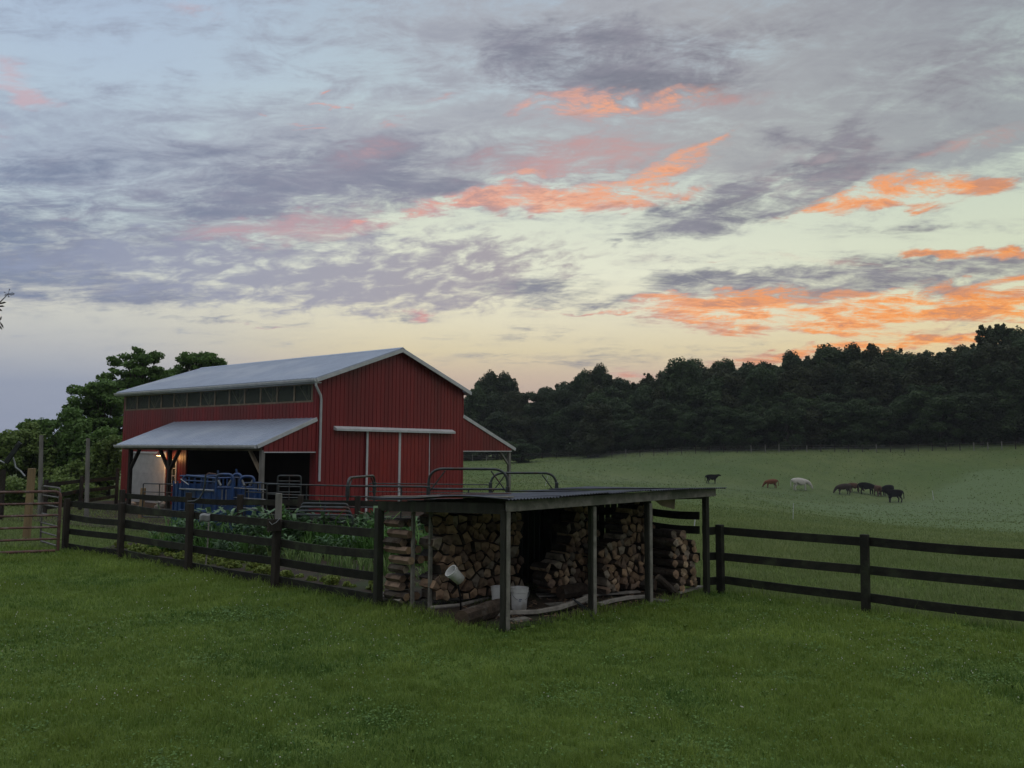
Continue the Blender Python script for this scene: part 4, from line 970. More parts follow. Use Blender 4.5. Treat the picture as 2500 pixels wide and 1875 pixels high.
# ------------------------------------------------------------------ corral of pipe panels, arched alley gates, blue squeeze chute
def corral_panel(label, a, b, z0, z1, n, r=.024, group=None, brace=1): return tube_gate(label, a, b, z0, z1, n, r, M_pipe, brace, .10, group=group, name='corral_panel', cat='corral panel')
def V0(p): return Vector((p.x, p.y, 0))
c0 = V0(dp(652, 1182, 23.6)); c1 = V0(dp(850, 1189, 22.6)); c2 = V0(dp(1045, 1192, 22.4)); c3 = V0(dp(1243, 1198, 22.4))
corral_panel('pipe panel between the blue chute and the small arch', c0, c1, .25, 1.72, 5, .024, brace=1)
corral_panel('pipe panel between the small arch and the wide near arch', c1, c2, .25, 1.72, 5, .03, brace=2)
corral_panel('pipe panel under the wide near arch', c2, c3, .25, 1.66, 5, .03)
corral_panel('thin pipe panel behind, from the barn doors to the far arch', V0(dp(900, 1176, 26.5)), V0(dp(1196, 1186, 26)), .3, 1.62, 5, .018)
corral_panel('pipe panel between the two tall arches above the shed roof', c3, V0(dp(1362, 1192, 25)), .3, 1.52, 5, .024)
corral_panel('pipe panel in front of the lean-to post, right of the chute', V0(dp(600, 1182, 25.5)), V0(dp(680, 1186, 25)), .25, 1.66, 5, .022)
corral_panel('small dark pipe panel standing in the open bay of the lean-to', V0(dp(678, 1165, 26.5)), V0(dp(735, 1166, 26.5)), .25, 1.86, 9, .026)
for k in range(4):
    a = V0(dp(722 + k * 5, 1225, 21.4 + k * .12)); b = V0(dp(862 - k * 4, 1228, 21.2 + k * .12))
    corral_panel(('nearest', 'second', 'third', 'farthest')[k] + ' of four pipe panels stacked together behind the garden', a, b, .12 + k * .03, 1.02 + k * .09, 5, .03, 'stacked pipe panels', brace=1)
tube_gate('low thin pipe gate before the white garage door', V0(dp(350, 1182, 30)), V0(dp(430, 1182, 29.5)), .2, 1.42, 4, .022, M_pipe, 1, .05)
def arch(label, a, b, h, r=.038, rad=.42):
    g = thing('arched_gate_frame', label, 'gate frame', a); d = (b - a).normalized(); W_ = (b - a).length
    m = MB(); m.tube(arc_pts([a, a + EZ * h, b + EZ * h, b], min(rad, W_ * .4), 8), r, 10); m.build('arch', M_pipe, g, smooth=True)
    for s_, q in ((1, a), (-1, b)):
        m = MB(); m.tube([q + EZ * (h - rad * 1.6), q + d * s_ * min(rad * 1.1, W_ * .45) + EZ * (h - .05)], r * .55, 6); m.build('corner_brace', M_pipe, g)
        m = MB(); m.box(q + EZ * 1.58, (.11, .11, .34)); bev(m.build('hinge_box', M_pipe, g), .02)
    return g
arch('widest arched pipe frame of the corral, just above the shed roof', V0(dp(1048, 1100, 22.4)) - Vector((0, .08, 0)), V0(dp(1240, 1100, 22.3)) - Vector((0, .08, 0)), 2.22)
arch('farther arched pipe frame right of the widest one', V0(dp(1198, 1100, 25)), V0(dp(1359, 1100, 25.2)), 2.03)
arch('small arched pipe frame before the barn doors', V0(dp(851, 1100, 22.5)), V0(dp(916, 1100, 24.5)), 1.95, rad=.25)
def chute():
    D_ = 26.0; t = thing('squeeze_chute', 'blue steel cattle squeeze chute with rounded arches, in front of the lean-to', 'squeeze chute', V0(dp(426, 1200, D_)))
    def X(x, d=D_): return V0(dp(x, 1150, d))
    for k, (x0, x1, h, d) in enumerate(((529, 569, 1.93, 25.4), (588, 621, 1.86, 25.6), (569, 590, 1.92, 26.2))):
        a, b = X(x0, d), X(x1, d); m = MB(); m.tube(arc_pts([a, a + EZ * h, b + EZ * h, b], .16, 6), .045, 10); fr = m.build('arch', M_blue, t, smooth=True)
        if k < 2:
            m = MB(); m.tube([a + EZ * 1.52, b + EZ * 1.52], .03, 8); m.build('crossbar', M_blue, fr)
            dd = (b - a)
            m = MB()
            for q in ((.03, .30), (.70, .97)): m.prism([a + dd * q[0] + EZ * .1, a + dd * q[1] + EZ * .1, a + dd * q[1] + EZ * 1.5, a + dd * q[0] + EZ * 1.5], (0, .03, 0))
            m.prism([a + dd * .3 + EZ * .1, a + dd * .7 + EZ * .1, a + dd * .7 + EZ * 1.0, a + dd * .3 + EZ * 1.0], (0, .03, 0)); m.build('head_gate', M_blue, fr)
            for q in (.38, .62):
                m = MB(); m.tube([a + dd * q + EZ * .95, a + dd * q + EZ * 1.45], .018, 6); m.build('bar', M_galv, fr)
            for s_, q in ((1, a), (-1, b)):
                m = MB(); m.tube([q + EZ * 1.75 + dd * s_ * .1, q + EZ * 1.58 + dd * s_ * .28], .035, 6); m.build('neck_pad', M_galv, fr)
            if k == 0:
                m = MB(); rg = random.Random(2); c = a + dd * .5 + EZ * .80 + Vector((0, -.012, 0))
                for i in range(6): m.box(c + Vector((-.07 + i * .028, 0, rg.uniform(-.004, .004))), (.017, .004, rg.uniform(.03, .05)))
                m.build('nameplate_mark', M_white, fr)
    # side panels with slats
    a, b = X(444, 26.4), X(529, 25.5); dd = b - a; nrm = Vector((dd.y, -dd.x, 0)).normalized()
    for i in range(9):
        p0, p1 = a + dd * (i / 9 + .006), a + dd * ((i + 1) / 9 - .012); off = nrm * (.03 if i % 2 else 0)
        m = MB(); m.prism([p0 + off + EZ * .2, p1 + off + EZ * .2, p1 + off + EZ * 1.38, p0 + off + EZ * 1.38], -nrm * .025); m.build('side_slat', M_blue, t)
    for z, r_ in ((1.42, .03), (1.12, .02), (.75, .022), (.3, .03)):
        m = MB(); m.tube([a + EZ * z + nrm * .06, b + EZ * z + nrm * .06], r_, 8); m.build('side_rail', M_galv if z == 1.42 else M_blue, t)
    m = MB(); m.tube(arc_pts([a + EZ * 1.5, a + EZ * 1.86 + dd * .08, b + EZ * 1.80], .15), .035, 8); m.build('top_rail', M_blue, t, smooth=True)
    m = MB(); m.tube([a + EZ * 1.70, b + EZ * 1.68], .022, 8); m.build('top_rail', M_blue, t)
    for k in range(4):
        c = a + dd * (.12 + k * .26); m = MB(); m.tube([c + EZ * 1.4, c + EZ * 1.78], .022, 6); m.build('upright', M_blue, t)
    a, b = X(424, 26.9), X(448, 26.3); m = MB(); m.prism([a + EZ * .15, b + EZ * .15, b + EZ * 1.62, a + EZ * 1.55], (.02, .05, 0)); m.build('tail_gate', M_blue, t)
    for q in (.1, .5, .9):
        m = MB(); c = a.lerp(b, q) - Vector((0, .03, 0)); m.tube([c + EZ * .1, c + EZ * 1.66], .028, 8); m.build('upright', M_blue, t)
    a, b = X(570, 25.6), X(650, 24.6)
    for z in (1.5, 1.2, .9, .6): 
        m = MB(); m.tube([a + EZ * z, b + EZ * z], .018, 6); m.build('alley_rail', M_galv, t)
    m = MB(); m.prism([X(590, 26) + EZ * .2, X(622, 25.8) + EZ * .2, X(622, 25.8) + EZ * 1.05, X(590, 26) + EZ * 1.05], (0, .03, 0)); m.build('side_panel', M_blue, t)
    for x0, x1, d, zt in ((532, 588, 26.9, 1.5), (588, 640, 26.6, 1.35), (440, 530, 27.3, 1.55)):
        m = MB(); m.prism([X(x0, d) + EZ * .1, X(x1, d) + EZ * .1, X(x1, d) + EZ * zt, X(x0, d) + EZ * zt], (0, .03, 0)); m.build('rear_panel', M_blue, t)
        for q in range(6):
            xx = x0 + (x1 - x0) * (q + .5) / 6; m = MB(); m.tube([X(xx, d - .05) + EZ * .1, X(xx, d - .05) + EZ * (zt + .28)], .026, 6); m.build('upright', M_blue, t)
        m = MB(); m.tube([X(x0, d - .05) + EZ * (zt + .26), X(x1, d - .05) + EZ * (zt + .28)], .03, 6); m.build('top_rail', M_blue, t)
    for x, z, d in ((534, 2.06, 25.4), (579, 2.08, 26.2)):
        m = MB(); c = X(x, d); m.tube([c + EZ * 1.85, c + EZ * z + Vector((-.03, 0, 0))], .03, 6); m.build('lever', M_blue, t)
    m = MB(); m.tube([X(500, 25.7) + EZ * 1.86, X(510, 25.7) + EZ * 1.96, X(528, 25.6) + EZ * 1.93], .018, 6); m.build('latch_rod', M_rust, t)
    m = MB(); m.tube([X(442, 26.4) + EZ * 1.74, X(462, 25.4) + EZ * 1.60], .015, 6); m.build('lever', M_galv, t)
chute()
c = V0(dp(345, 1225, 31)); m = MB(); m.beam(c, c + EZ * 1.2 + Vector((.06, 0, 0)), .16, .14, up=(1, 0, 0)); solo('leaning_board', m, M_lumber, c, 'tan board standing before the white garage door', 'board')
# pale stones and tangled pipe near the barn corner
rg = random.Random(8)
for k, (x, y) in enumerate(((322, 1225), (300, 1232), (340, 1236), (388, 1232), (405, 1226))):
    c = gp(x, y + 10); m = MB(); n = 7; vs = []
    for j, (zz, rr_) in enumerate(((0, 1), (.6, .95), (1, .5))): vs += [c + Vector((math.cos(6.283 * q / n) * .22 * rr_ * rg.uniform(.8, 1.2), math.sin(6.283 * q / n) * .16 * rr_, zz * .2)) for q in range(n)]
    m.add(vs, [(j * n + q, j * n + (q + 1) % n, (j + 1) * n + (q + 1) % n, (j + 1) * n + q) for j in range(2) for q in range(n)] + [tuple(2 * n + q for q in range(n))])
    solo('stone', m, M_plank, c, '%s from the left of the pale stones at the barn corner' % ORX[k], 'stone', 'pale stones at the barn corner')
m = MB(); rr = [dp(379, 1210, 25.5), dp(383, 1220, 25.4), dp(391, 1228, 25.3), dp(399, 1222, 25.3), dp(406, 1213, 25.3), dp(414, 1211, 25.3)]
m.tube(rr, [.03, .03, .018, .018, .015, .012], 8); solo('pale_hose', m, M_plank, rr[0], 'curved pale hose end hanging over the inner fence left of the chute', 'hose', smooth=True)
# white step-in posts in the pasture
for (x, y0, y1, dx, lab) in ((1936, 1269, 1229, 1, 'tallest thin white step-in post in the pasture'), (1693, 1308, 1268, 4, 'thin white post seen between the shed post and the fence'), (2280, 1222, 1198, -4, 'leaning thin white post right of the cattle'), (1331, 1187, 1162, 6, 'leaning thin white post in the pasture behind the far arch')):
    b_ = ground_hit(x, y0); t_ = dp(x + dx, y1, b_.y); m = MB(); m.tube([b_ - EZ * .1, b_.lerp(t_, .5), t_], .02 * max(1, b_.y / 60), 6)
    solo('step_in_post', m, M_white, b_, lab, 'post', 'white step-in posts in the pasture')
# ------------------------------------------------------------------ trees
def quads_from(P, U, V_):
    return np.stack([P - U - V_, P + U - V_, P + U + V_, P - U + V_], 1).reshape(-1, 3)
def crown_mesh(name, mats, lobes, leaf, per, seed, flat=.6, elong=1.5, droop=0.):
    "leaf cards in many small lobes; each lobe (x, y, z, r)"
    rg = np.random.default_rng(seed); PP = []; TT = []; NN = []
    for (x, y, z, r) in lobes:
        n = int(per * r * r) + 6; d = rg.normal(size=(n, 3)); d /= np.linalg.norm(d, axis=1)[:, None]
        rad = r * (rg.random(n) ** .38) * (1 + .18 * np.sin(d[:, 0] * 5 + x) * np.cos(d[:, 1] * 4 + z))
        p = d * rad[:, None] * np.array([1, 1, flat]) + np.array([x, y, z])
        p[:, 2] -= droop * (rg.random(n) ** 2) * r
        PP.append(p); NN.append(d); TT.append(np.clip(rg.normal(.45, .22, n) + rg.normal(0, .14), 0, 1))
    P = np.concatenate(PP); N = np.concatenate(NN); t = np.concatenate(TT); n = len(P)
    nr = N * .7 + rg.normal(size=(n, 3)) * .6 + np.array([0, 0, .35]); nr /= np.linalg.norm(nr, axis=1)[:, None]
    u = np.cross(nr, rg.normal(size=(n, 3))); u /= np.linalg.norm(u, axis=1)[:, None]; v = np.cross(nr, u)
    sz = leaf * rg.uniform(.55, 1.25, n)[:, None]
    return np_mesh(name, quads_from(P, u * sz * elong * .5, v * sz * .5), np.arange(n * 4).reshape(-1, 4), mats, t)
def lobes_in(ells, n, rmin, rmax, seed, shell=.5):
    rg = random.Random(seed); out = []; vol = [e[3] * e[4] * e[5] for e in ells]
    while len(out) < n:
        e = rg.choices(ells, vol)[0]
        d = Vector((rg.gauss(0, 1), rg.gauss(0, 1), rg.gauss(0, 1))).normalized() * (shell + (1 - shell) * rg.random()) if rg.random() < .8 else Vector((rg.uniform(-.5, .5), rg.uniform(-.5, .5), rg.uniform(-.5, .5)))
        out.append((e[0] + d.x * e[3], e[1] + d.y * e[4], e[2] + d.z * e[5], rg.uniform(rmin, rmax)))
    return out
def trunk_mb(h, r, limbs, seed, lean=(0, 0)):
    rg = random.Random(seed); m = MB(); top = Vector((lean[0], lean[1], h))
    pts = [Vector((0, 0, -.3)), Vector((0, 0, .4)), Vector((lean[0] * .4, lean[1] * .4, h * .45)), Vector((lean[0] * .7, lean[1] * .7, h * .75)), top]
    m.tube(pts, [r * 1.3, r, r * .8, r * .55, r * .2], 8)
    for (x, y, z, lr) in limbs:
        f = rg.uniform(.3, .75); s_ = Vector((lean[0] * f, lean[1] * f, min(h * f, z - .2))); e = Vector((x, y, z)); mid = s_.lerp(e, .5) + Vector((0, 0, (e - s_).length * .1))
        m.tube([s_, mid, e], [r * .42, r * .26, r * .08], 5)
    return m
# the wood: eight crowns shared by all its trees (unit: a tree 20 m tall, 9 m wide)
WOOD = []
for k in range(8):
    rg = random.Random(100 + k)
    if k < 5: ells = [(0, 0, 10.5, 3.0, 3.0, 7.8), (rg.uniform(-.8, .8), 0, 15.0, 2.3, 2.3, 4.0), (rg.uniform(-1.5, 1.5), 0, 6, 3.8, 3.4, 4.6)]
    elif k == 5: ells = [(0, 0, 9, 2.4, 2.4, 8), (0, 0, 15.5, 1.5, 1.5, 3.6)]
    elif k == 6: ells = [(0, 0, 15.5, 3.0, 3.0, 3.6), (1.6, 0, 12, 3, 3, 3), (-2, 0, 9, 2.4, 2.4, 4)]
    else: ells = [(0, 0, 8, 4.4, 3.6, 7), (1.5, 0, 13, 3.2, 3, 4.6)]
    lb = lobes_in(ells, 40, 1.0, 2.1, 50 + k, .80) if k != 6 else lobes_in(ells, 70, .45, 1.15, 56, .45)
    lb += lobes_in([(e[0], e[1], e[2], e[3] * 1.05, e[4] * 1.05, e[5] * 1.04) for e in ells], 90, .22, .60, 80 + k, .95)
    WOOD.append((crown_mesh('crown', [(M_leafdk, M_leafdk2, M_leafmd, M_leafdk, M_leafmd, M_leafdk2, M_leafdk, M_leafmd)[k]], lb, .23, 330 if k != 6 else 300, 30 + k, 1.2 if k < 5 else .95), trunk_mb(15, .32, [l for l in lb[:46:6]], k).mesh('trunk', [M_trunk])))
def wood_tree(x, ytop, dist, k, wd, label, group='trees of the dark wood beyond the pasture', rz=None):
    d = ray(x, 1090); t = dist / math.hypot(d.x, d.y); p = Vector((d.x * t, d.y * t, 0)); p.z = hzf(p.x, p.y) - .2
    e = ray(x, ytop); H = CAMH + e.z / math.hypot(e.x, e.y) * dist - p.z; H = max(H, 3) * (1 / .965)
    r_ = thing('tree', label, 'tree', p, group); r_.scale = (wd * 1.12, wd * 1.12, H / 20); r_.rotation_euler = (0, 0, rz if rz is not None else random.uniform(0, 6.28))
    link('crown', WOOD[k][0], r_); link('trunk', WOOD[k][1], r_); return r_
SIL = [(880, 850), (960, 846), (1005, 850), (1035, 818), (1065, 810), (1092, 812), (1112, 838), (1150, 836), (1185, 826), (1225, 812), (1258, 806), (1292, 795), (1325, 797), (1350, 812), (1372, 836), (1396, 803), (1432, 790), (1470, 777), (1500, 776), (1545, 786), (1580, 776),
       (1625, 772), (1665, 770), (1710, 766), (1748, 756), (1778, 748), (1812, 752), (1850, 752), (1884, 738), (1912, 756), (1950, 754), (1985, 760), (2012, 744), (2050, 752), (2082, 732), (2112, 742), (2140, 702), (2175, 698), (2205, 716), (2240, 705), (2290, 715), (2340, 700)]
def silh(x): return float(np.interp(x, [a for a, b in SIL], [b for a, b in SIL]))
rg = random.Random(21); cnt = 0
ordn = lambda i: '%d%s' % (i + 1, 'th' if (i + 1) // 10 == 1 else {1: 'st', 2: 'nd', 3: 'rd'}.get((i + 1) % 10, 'th'))
k_ = 2500 / 2212
PLACE = lambda x: 'near the barn' if x < 1100 else 'left of the skyline gap' if x < 1350 else 'just right of the skyline gap' if x < 1500 else 'above the lone black cow' if x < 1640 else 'above the white cow' if x < 1800 else 'above the close group of cattle' if x < 1990 else 'towards the right end'
for i, (x, y) in enumerate(SIL):
    kk = rg.choice((0, 1, 2, 3, 4, 7)); wd = rg.uniform(.72, 1.05); lab = '%s tree from the left in the back row on the skyline of the wood' % ordn(i)
    if x == 1396: kk, wd, lab = 5, .62, 'narrow tree standing up in the skyline gap of the wood'
    if x == 1884: kk, wd, lab = 5, .7, 'pointed tree top poking up right of the middle of the wood'
    if x == 2140: kk, wd, lab = 6, .8, 'tallest open crowned tree at the right end of the wood, sky showing through'
    if x == 2175: kk, wd, lab = 6, .85, 'tall loose crowned tree beside the tallest one at the right end of the wood'
    wood_tree(x * k_, y * k_, 178 + rg.uniform(-4, 6) + (1500 - min(x, 1500)) * .03, kk, wd, lab)
x = 900
while x < 2330:      # trees of the second row, a little nearer
    s_ = silh(x); base = 975; kk = rg.choice((0, 1, 2, 3, 4, 5, 7))
    wood_tree(x * k_, (s_ + rg.uniform(10, 34)) * k_, 171 + rg.uniform(-3, 3) + (1500 - min(x, 1500)) * .03, kk, rg.uniform(.7, 1.0), ordn(cnt) + ' tree from the left in the middle row of the dark wood'); cnt += 1; x += rg.uniform(30, 44)
x = 905; cnt = 0
while x < 2330:      # the edge row, lower, branches down to the grass
    s_ = silh(x); kk = rg.choice((0, 1, 2, 3, 7, 7))
    wood_tree(x * k_, (s_ + rg.uniform(55, 120)) * k_, 163.5 + rg.uniform(-2, 2) + (1500 - min(x, 1500)) * .03, kk, rg.uniform(.62, .95), ordn(cnt) + ' tree from the left in the low row along the grassy edge of the wood', 'lower trees along the edge of the wood'); cnt += 1; x += rg.uniform(34, 58)
wood_tree(1290 * k_, 866 * k_, 161, 1, .78, 'broad rounded tree standing forward of the wood, left of centre')
wood_tree(1128 * k_, 945 * k_, 158, 7, .62, 'small bush before the wood just right of the barn lean-to')
# the big trees and shrubs left of the barn
def big_tree(x, d, ells_px, nl, rl, leaf, per, mm, label, seed, trunk=.2, cat='tree', name='tree', group=None, flat=.6, droop=0., elong=1.6):
    b = dp(x, 1090, d); b.z = hzf(b.x, b.y); t = thing(name, label, cat, b, group)
    ells = []
    for (ex, ey, rx, rz_) in ells_px:
        c = dp(ex, ey, d); s_ = d / FPX; ells.append((c.x - b.x, 0, c.z - b.z, rx * s_, rx * s_ * .9, rz_ * s_))
    lb = lobes_in(ells, nl, rl[0], rl[1], seed, .45)
    if droop > .5:      # vines hanging down the outside
        rv = random.Random(seed)
        for q in range(26):
            e = rv.choice(ells); vx, zz = e[0] + rv.uniform(-1, 1) * e[3] * 1.05, e[2] + rv.uniform(-.2, .6) * e[5]; zl = rv.uniform(.2, 1.2)
            while zz > zl: lb.append((vx + rv.uniform(-.05, .05), -e[4] * rv.uniform(.75, 1.15), zz, rv.uniform(.06, .13))); zz -= rv.uniform(.10, .2)
    link('crown', crown_mesh('crown', [mm], lb, leaf, per, seed, flat, elong, droop), t)
    h = max(e[2] for e in ells); link('trunk', trunk_mb(h, trunk, lb[::3], seed, (ells[0][0] * .6, 0)).mesh('trunk', [M_trunk]), t)
    return t
big_tree(350, 56, [(330, 895, 66, 50), (390, 950, 70, 40), (300, 960, 70, 55)], 105, (.22, .58), .10, 950, M_locust, 'tallest green locust tree behind the left end of the barn', 1, .24)
big_tree(470, 60, [(480, 884, 58, 26), (520, 880, 30, 20), (440, 920, 50, 25)], 86, (.22, .52), .105, 820, M_locust, 'flat topped locust tree rising over the barn roof', 2, .2)
big_tree(262, 50, [(240, 975, 60, 55), (210, 1030, 60, 50), (285, 1060, 40, 70)], 110, (.26, .62), .10, 900, M_locust, 'leafy tree stepping down left of the barn', 3, .2)
big_tree(190, 47, [(170, 1060, 50, 60), (235, 1100, 60, 70), (130, 1110, 50, 60)], 120, (.22, .6), .10, 950, M_locust, 'bushy tree left of the barn hung with vines', 4, .16, droop=.8)
big_tree(270, 44, [(262, 1120, 32, 80), (220, 1150, 40, 50), (180, 1160, 40, 45)], 90, (.20, .5), .09, 950, M_bush, 'vine covered shrub against the far corner of the barn', 5, .10, droop=1.2)
big_tree(70, 46, [(75, 1085, 45, 46), (40, 1110, 45, 50), (110, 1140, 40, 50)], 100, (.20, .55), .09, 950, M_bush, 'light green bushy tree behind the tan lumber post', 6, .12)
big_tree(-20, 44, [(0, 1100, 50, 50), (-60, 1080, 60, 70), (-10, 1160, 60, 50)], 100, (.20, .55), .09, 950, M_bush, 'light green bushy tree at the left edge of the picture', 7, .12)
big_tree(95, 55, [(95, 1040, 22, 26), (65, 1045, 18, 20), (125, 1040, 14, 24)], 22, (.22, .45), .12, 600, M_locust, 'thin topped tree sticking up behind the light green bushes', 8, .08)
big_tree(120, 38, [(120, 1190, 60, 34), (40, 1195, 60, 36), (200, 1195, 40, 30)], 50, (.25, .55), .09, 1000, M_bush, 'low green hedge of shrubs behind the far board fence', 9, .05, 'shrub', 'shrub')
# the same belt of trees goes on to the left
srcs = [o for o in COL.objects if o.parent is None and o.get('label', '').startswith(('light green bushy tree at', 'bushy tree left of the barn'))]
for k, (px_, d_) in enumerate(((-150, 45), (-250, 48), (-360, 44), (-480, 47), (-620, 43), (-760, 46))):
    s0 = srcs[k % len(srcs)]; r_ = s0.copy(); COL.objects.link(r_); p_ = dp(px_, 1090, d_); r_.location = (p_.x, p_.y, 0); r_.rotation_euler = (0, 0, 1.1 * k + .5); r_.scale = (1.1, 1.1, .9 + .12 * (k % 3))
    r_['label'] = ordn(k) + ' bushy tree of the belt running on to the left beyond the tube gate'; r_['group'] = 'belt of trees beyond the tube gate'
    for ch in list(s0.children): c_ = ch.copy(); COL.objects.link(c_); c_.parent = r_
# twig of a near tree reaching in at the left edge
def twig():
    D_ = 6.; t = thing('tree_branch', 'dark leafy twig reaching into the picture at the left edge, high up', 'branch', dp(-60, 800, D_))
    pts = [dp(-60, 800, D_), dp(-30, 760, D_), dp(-4, 742, D_), dp(10, 728, D_), dp(22, 716, D_)]
    m = MB(); m.tube(pts, [.012, .008, .005, .003, .0015], 6); m.tube([dp(-40, 800, D_), dp(-10, 790, D_), dp(2, 786, D_)], [.006, .004, .002], 5); m.build('stem', M_trunk, t)
    m = MB(); rg = random.Random(5)
    def leaf(a, b, w):
        d = (b - a); x = d.cross(Vector((0, 1, 0))).normalized() * w; m.add([a, a + d * .3 + x, a + d * .7 + x * .8 + EZ * .004, b, a + d * .7 - x * .8, a + d * .3 - x], [(0, 1, 2, 3, 4, 5)])
    for (x0, y0, x1, y1) in ((-4, 742, 16, 738), (-8, 748, 12, 748), (-8, 752, 6, 760), (-14, 756, -2, 772), (0, 786, 9, 802), (-6, 790, 6, 806), (-12, 792, -6, 808), (0, 783, 4, 772)):
        leaf(dp(x0, y0, D_), dp(x1, y1, D_ + rg.uniform(-.03, .03)), .006)
    for k in range(12):
        a = rg.uniform(0, 6.28); q = dp(22, 716, D_) + Vector((math.cos(a), rg.uniform(-.5, .5), math.sin(a))) * .03; m.tube([dp(20, 718, D_), q], .0012, 4); m.lathe([(.0, -.004), (.005, 0), (0, .004)], q, n=5)
    m.build('leaves', M_trunk, t)
twig()
# ------------------------------------------------------------------ cattle
def cow_mesh(kind):
    V = []; E = []; RR = []
    def n(p, r, par=None):
        V.append(p); RR.append(r if isinstance(r, tuple) else (r, r)); i = len(V) - 1
        if par is not None: E.append((par, i))
        return i
    hip = n((-.50, 0, 1.08), (.27, .31)); mid = n((0, 0, 1.0), (.31, .36), hip); ch = n((.46, 0, 1.0), (.27, .35), mid)
    n((-.80, 0, 1.12), (.20, .22), hip); tb = n((-.98, 0, 1.14), .06, len(V) - 1); t1 = n((-1.04, 0, .85), .03, tb); t2 = n((-1.05, 0, .5), .04, t1); n((-1.04, 0, .36), .02, t2)
    if kind == 'graze': nk = n((.80, 0, .93), (.15, .21), ch); hd = n((1.08, 0, .58), (.11, .13), nk); n((1.22, 0, .30), (.075, .08), hd); n((1.27, 0, .17), .06, len(V) - 1)
    else: nk = n((.80, 0, 1.16), (.14, .20), ch); hd = n((1.08, 0, 1.33), (.11, .13), nk); n((1.32, 0, 1.24), (.08, .08), hd); n((1.44, 0, 1.19), .06, len(V) - 1)
    for s_ in (-1, 1):
        a = n((.46, s_ * .17, .74), .12, ch); st = .06 * s_; b = n((.50 + st, s_ * .18, .45), .065, a); c = n((.50 + st, s_ * .18, .2), .045, b); n((.52 + st, s_ * .18, .03), .055, c)
        a = n((-.56, s_ * .19, .82), .155, hip); b = n((-.48 - st, s_ * .19, .62), .09, a); c = n((-.66 - st, s_ * .19, .42), .06, b); d = n((-.62 - st, s_ * .19, .18), .045, c); n((-.59 - st, s_ * .19, .03), .055, d)
    me = bpy.data.meshes.new('body'); me.from_pydata(V, E, [])
    o = bpy.data.objects.new('tmp_cow', me); COL.objects.link(o); sk = o.modifiers.new('skin', 'SKIN'); sk.use_smooth_shade = True
    sv = me.skin_vertices[0].data
    for i, r in enumerate(RR): sv[i].radius = (r[0] * (1.22 if r[0] > .1 else 1.3), r[1] * (1.22 if r[0] > .1 else 1.3)); sv[i].use_root = i == 0
    sb = o.modifiers.new('sub', 'SUBSURF'); sb.levels = 2; sb.render_levels = 2
    dg = bpy.context.evaluated_depsgraph_get(); out = bpy.data.meshes.new_from_object(o.evaluated_get(dg)); bpy.data.objects.remove(o); out.name = 'body'
    for p_ in out.polygons: p_.use_smooth = True
    out.materials.clear(); out.materials.append(None); return out
CM = {k: cow_mesh(k) for k in ('graze', 'stand')}
def ear_mesh(kind):
    m = MB(); h = (1.02, .66) if kind == 'graze' else (1.02, 1.40)
    return {s_: MB().add([(h[0], s_ * .09, h[1]), (h[0] + .05, s_ * .16, h[1] + .05), (h[0], s_ * .27, h[1] + .02), (h[0] - .03, s_ * .16, h[1] - .04), (h[0] - .04, s_ * .15, h[1] + .03)], [(0, 1, 4), (1, 2, 4), (2, 3, 4), (3, 0, 4), (0, 3, 2, 1)]).mesh('ear', [None] if False else []) for s_ in (-1, 1)}
EM = {k: ear_mesh(k) for k in CM}
C_black = mat('black_coat', (.007, .007, .008), (.004, .004, .005), .8, spec=.1); C_red = mat('red_coat', (.16, .048, .018), (.11, .034, .015), .7)
C_white = mat('white_coat', (.52, .50, .46), (.42, .40, .37), .75); C_brown = mat('brown_coat', (.030, .016, .011), (.020, .011, .008), .7); C_rb = mat('red_brown_coat', (.085, .034, .018), (.06, .026, .015), .7)
def cow(x, ybase, ytop, kind, coat, heading, label, hh=1.42):
    p = ground_hit(x, ybase) or dp(x, ybase, 120)
    H = (ybase - ytop) * p.y / FPX * 1.02; sc = H / hh * 1.08
    t = thing('cow', label, 'cow', p, 'cattle grazing in the pasture', rz=R(heading)); t.scale = (sc, sc, sc)
    for nm, me in [('body', CM[kind])] + [('ear', EM[kind][s_]) for s_ in (-1, 1)]:
        o = link(nm, me, t)
        if not me.materials: me.materials.append(None)
        o.material_slots[0].link = 'OBJECT'; o.material_slots[0].material = coat
    return t
cow(1738, 1182, 1161, 'stand', C_black, 8, 'black cow standing apart at the far left of the herd, head up')
cow(1883, 1193, 1173, 'graze', C_red, 172, 'small red cow grazing left of the white one', 1.36)
cow(1955, 1198, 1171, 'graze', C_white, -10, 'large white cow grazing, the only white one', 1.36)
cow(2060, 1209, 1185, 'graze', C_brown, 178, 'dark brown cow grazing to the left, first of the close group', 1.36)
cow(2087, 1203, 1182, 'graze', C_rb, -12, 'reddish brown cow behind the dark brown grazing one', 1.36)
cow(2117, 1208, 1182, 'graze', C_black, -42, 'black cow grazing with its head down right of the reddish brown one', 1.36)
cow(2143, 1212, 1189, 'stand', C_rb, 88, 'brown cow seen from behind in the middle of the close group', 1.36)
cow(2167, 1212, 1188, 'graze', C_black, 200, 'black cow half hidden behind the rightmost black cow', 1.36)
cow(2184, 1228, 1199, 'stand', C_black, 184, 'black cow standing broadside nearest of all, at the right of the group', 1.40)
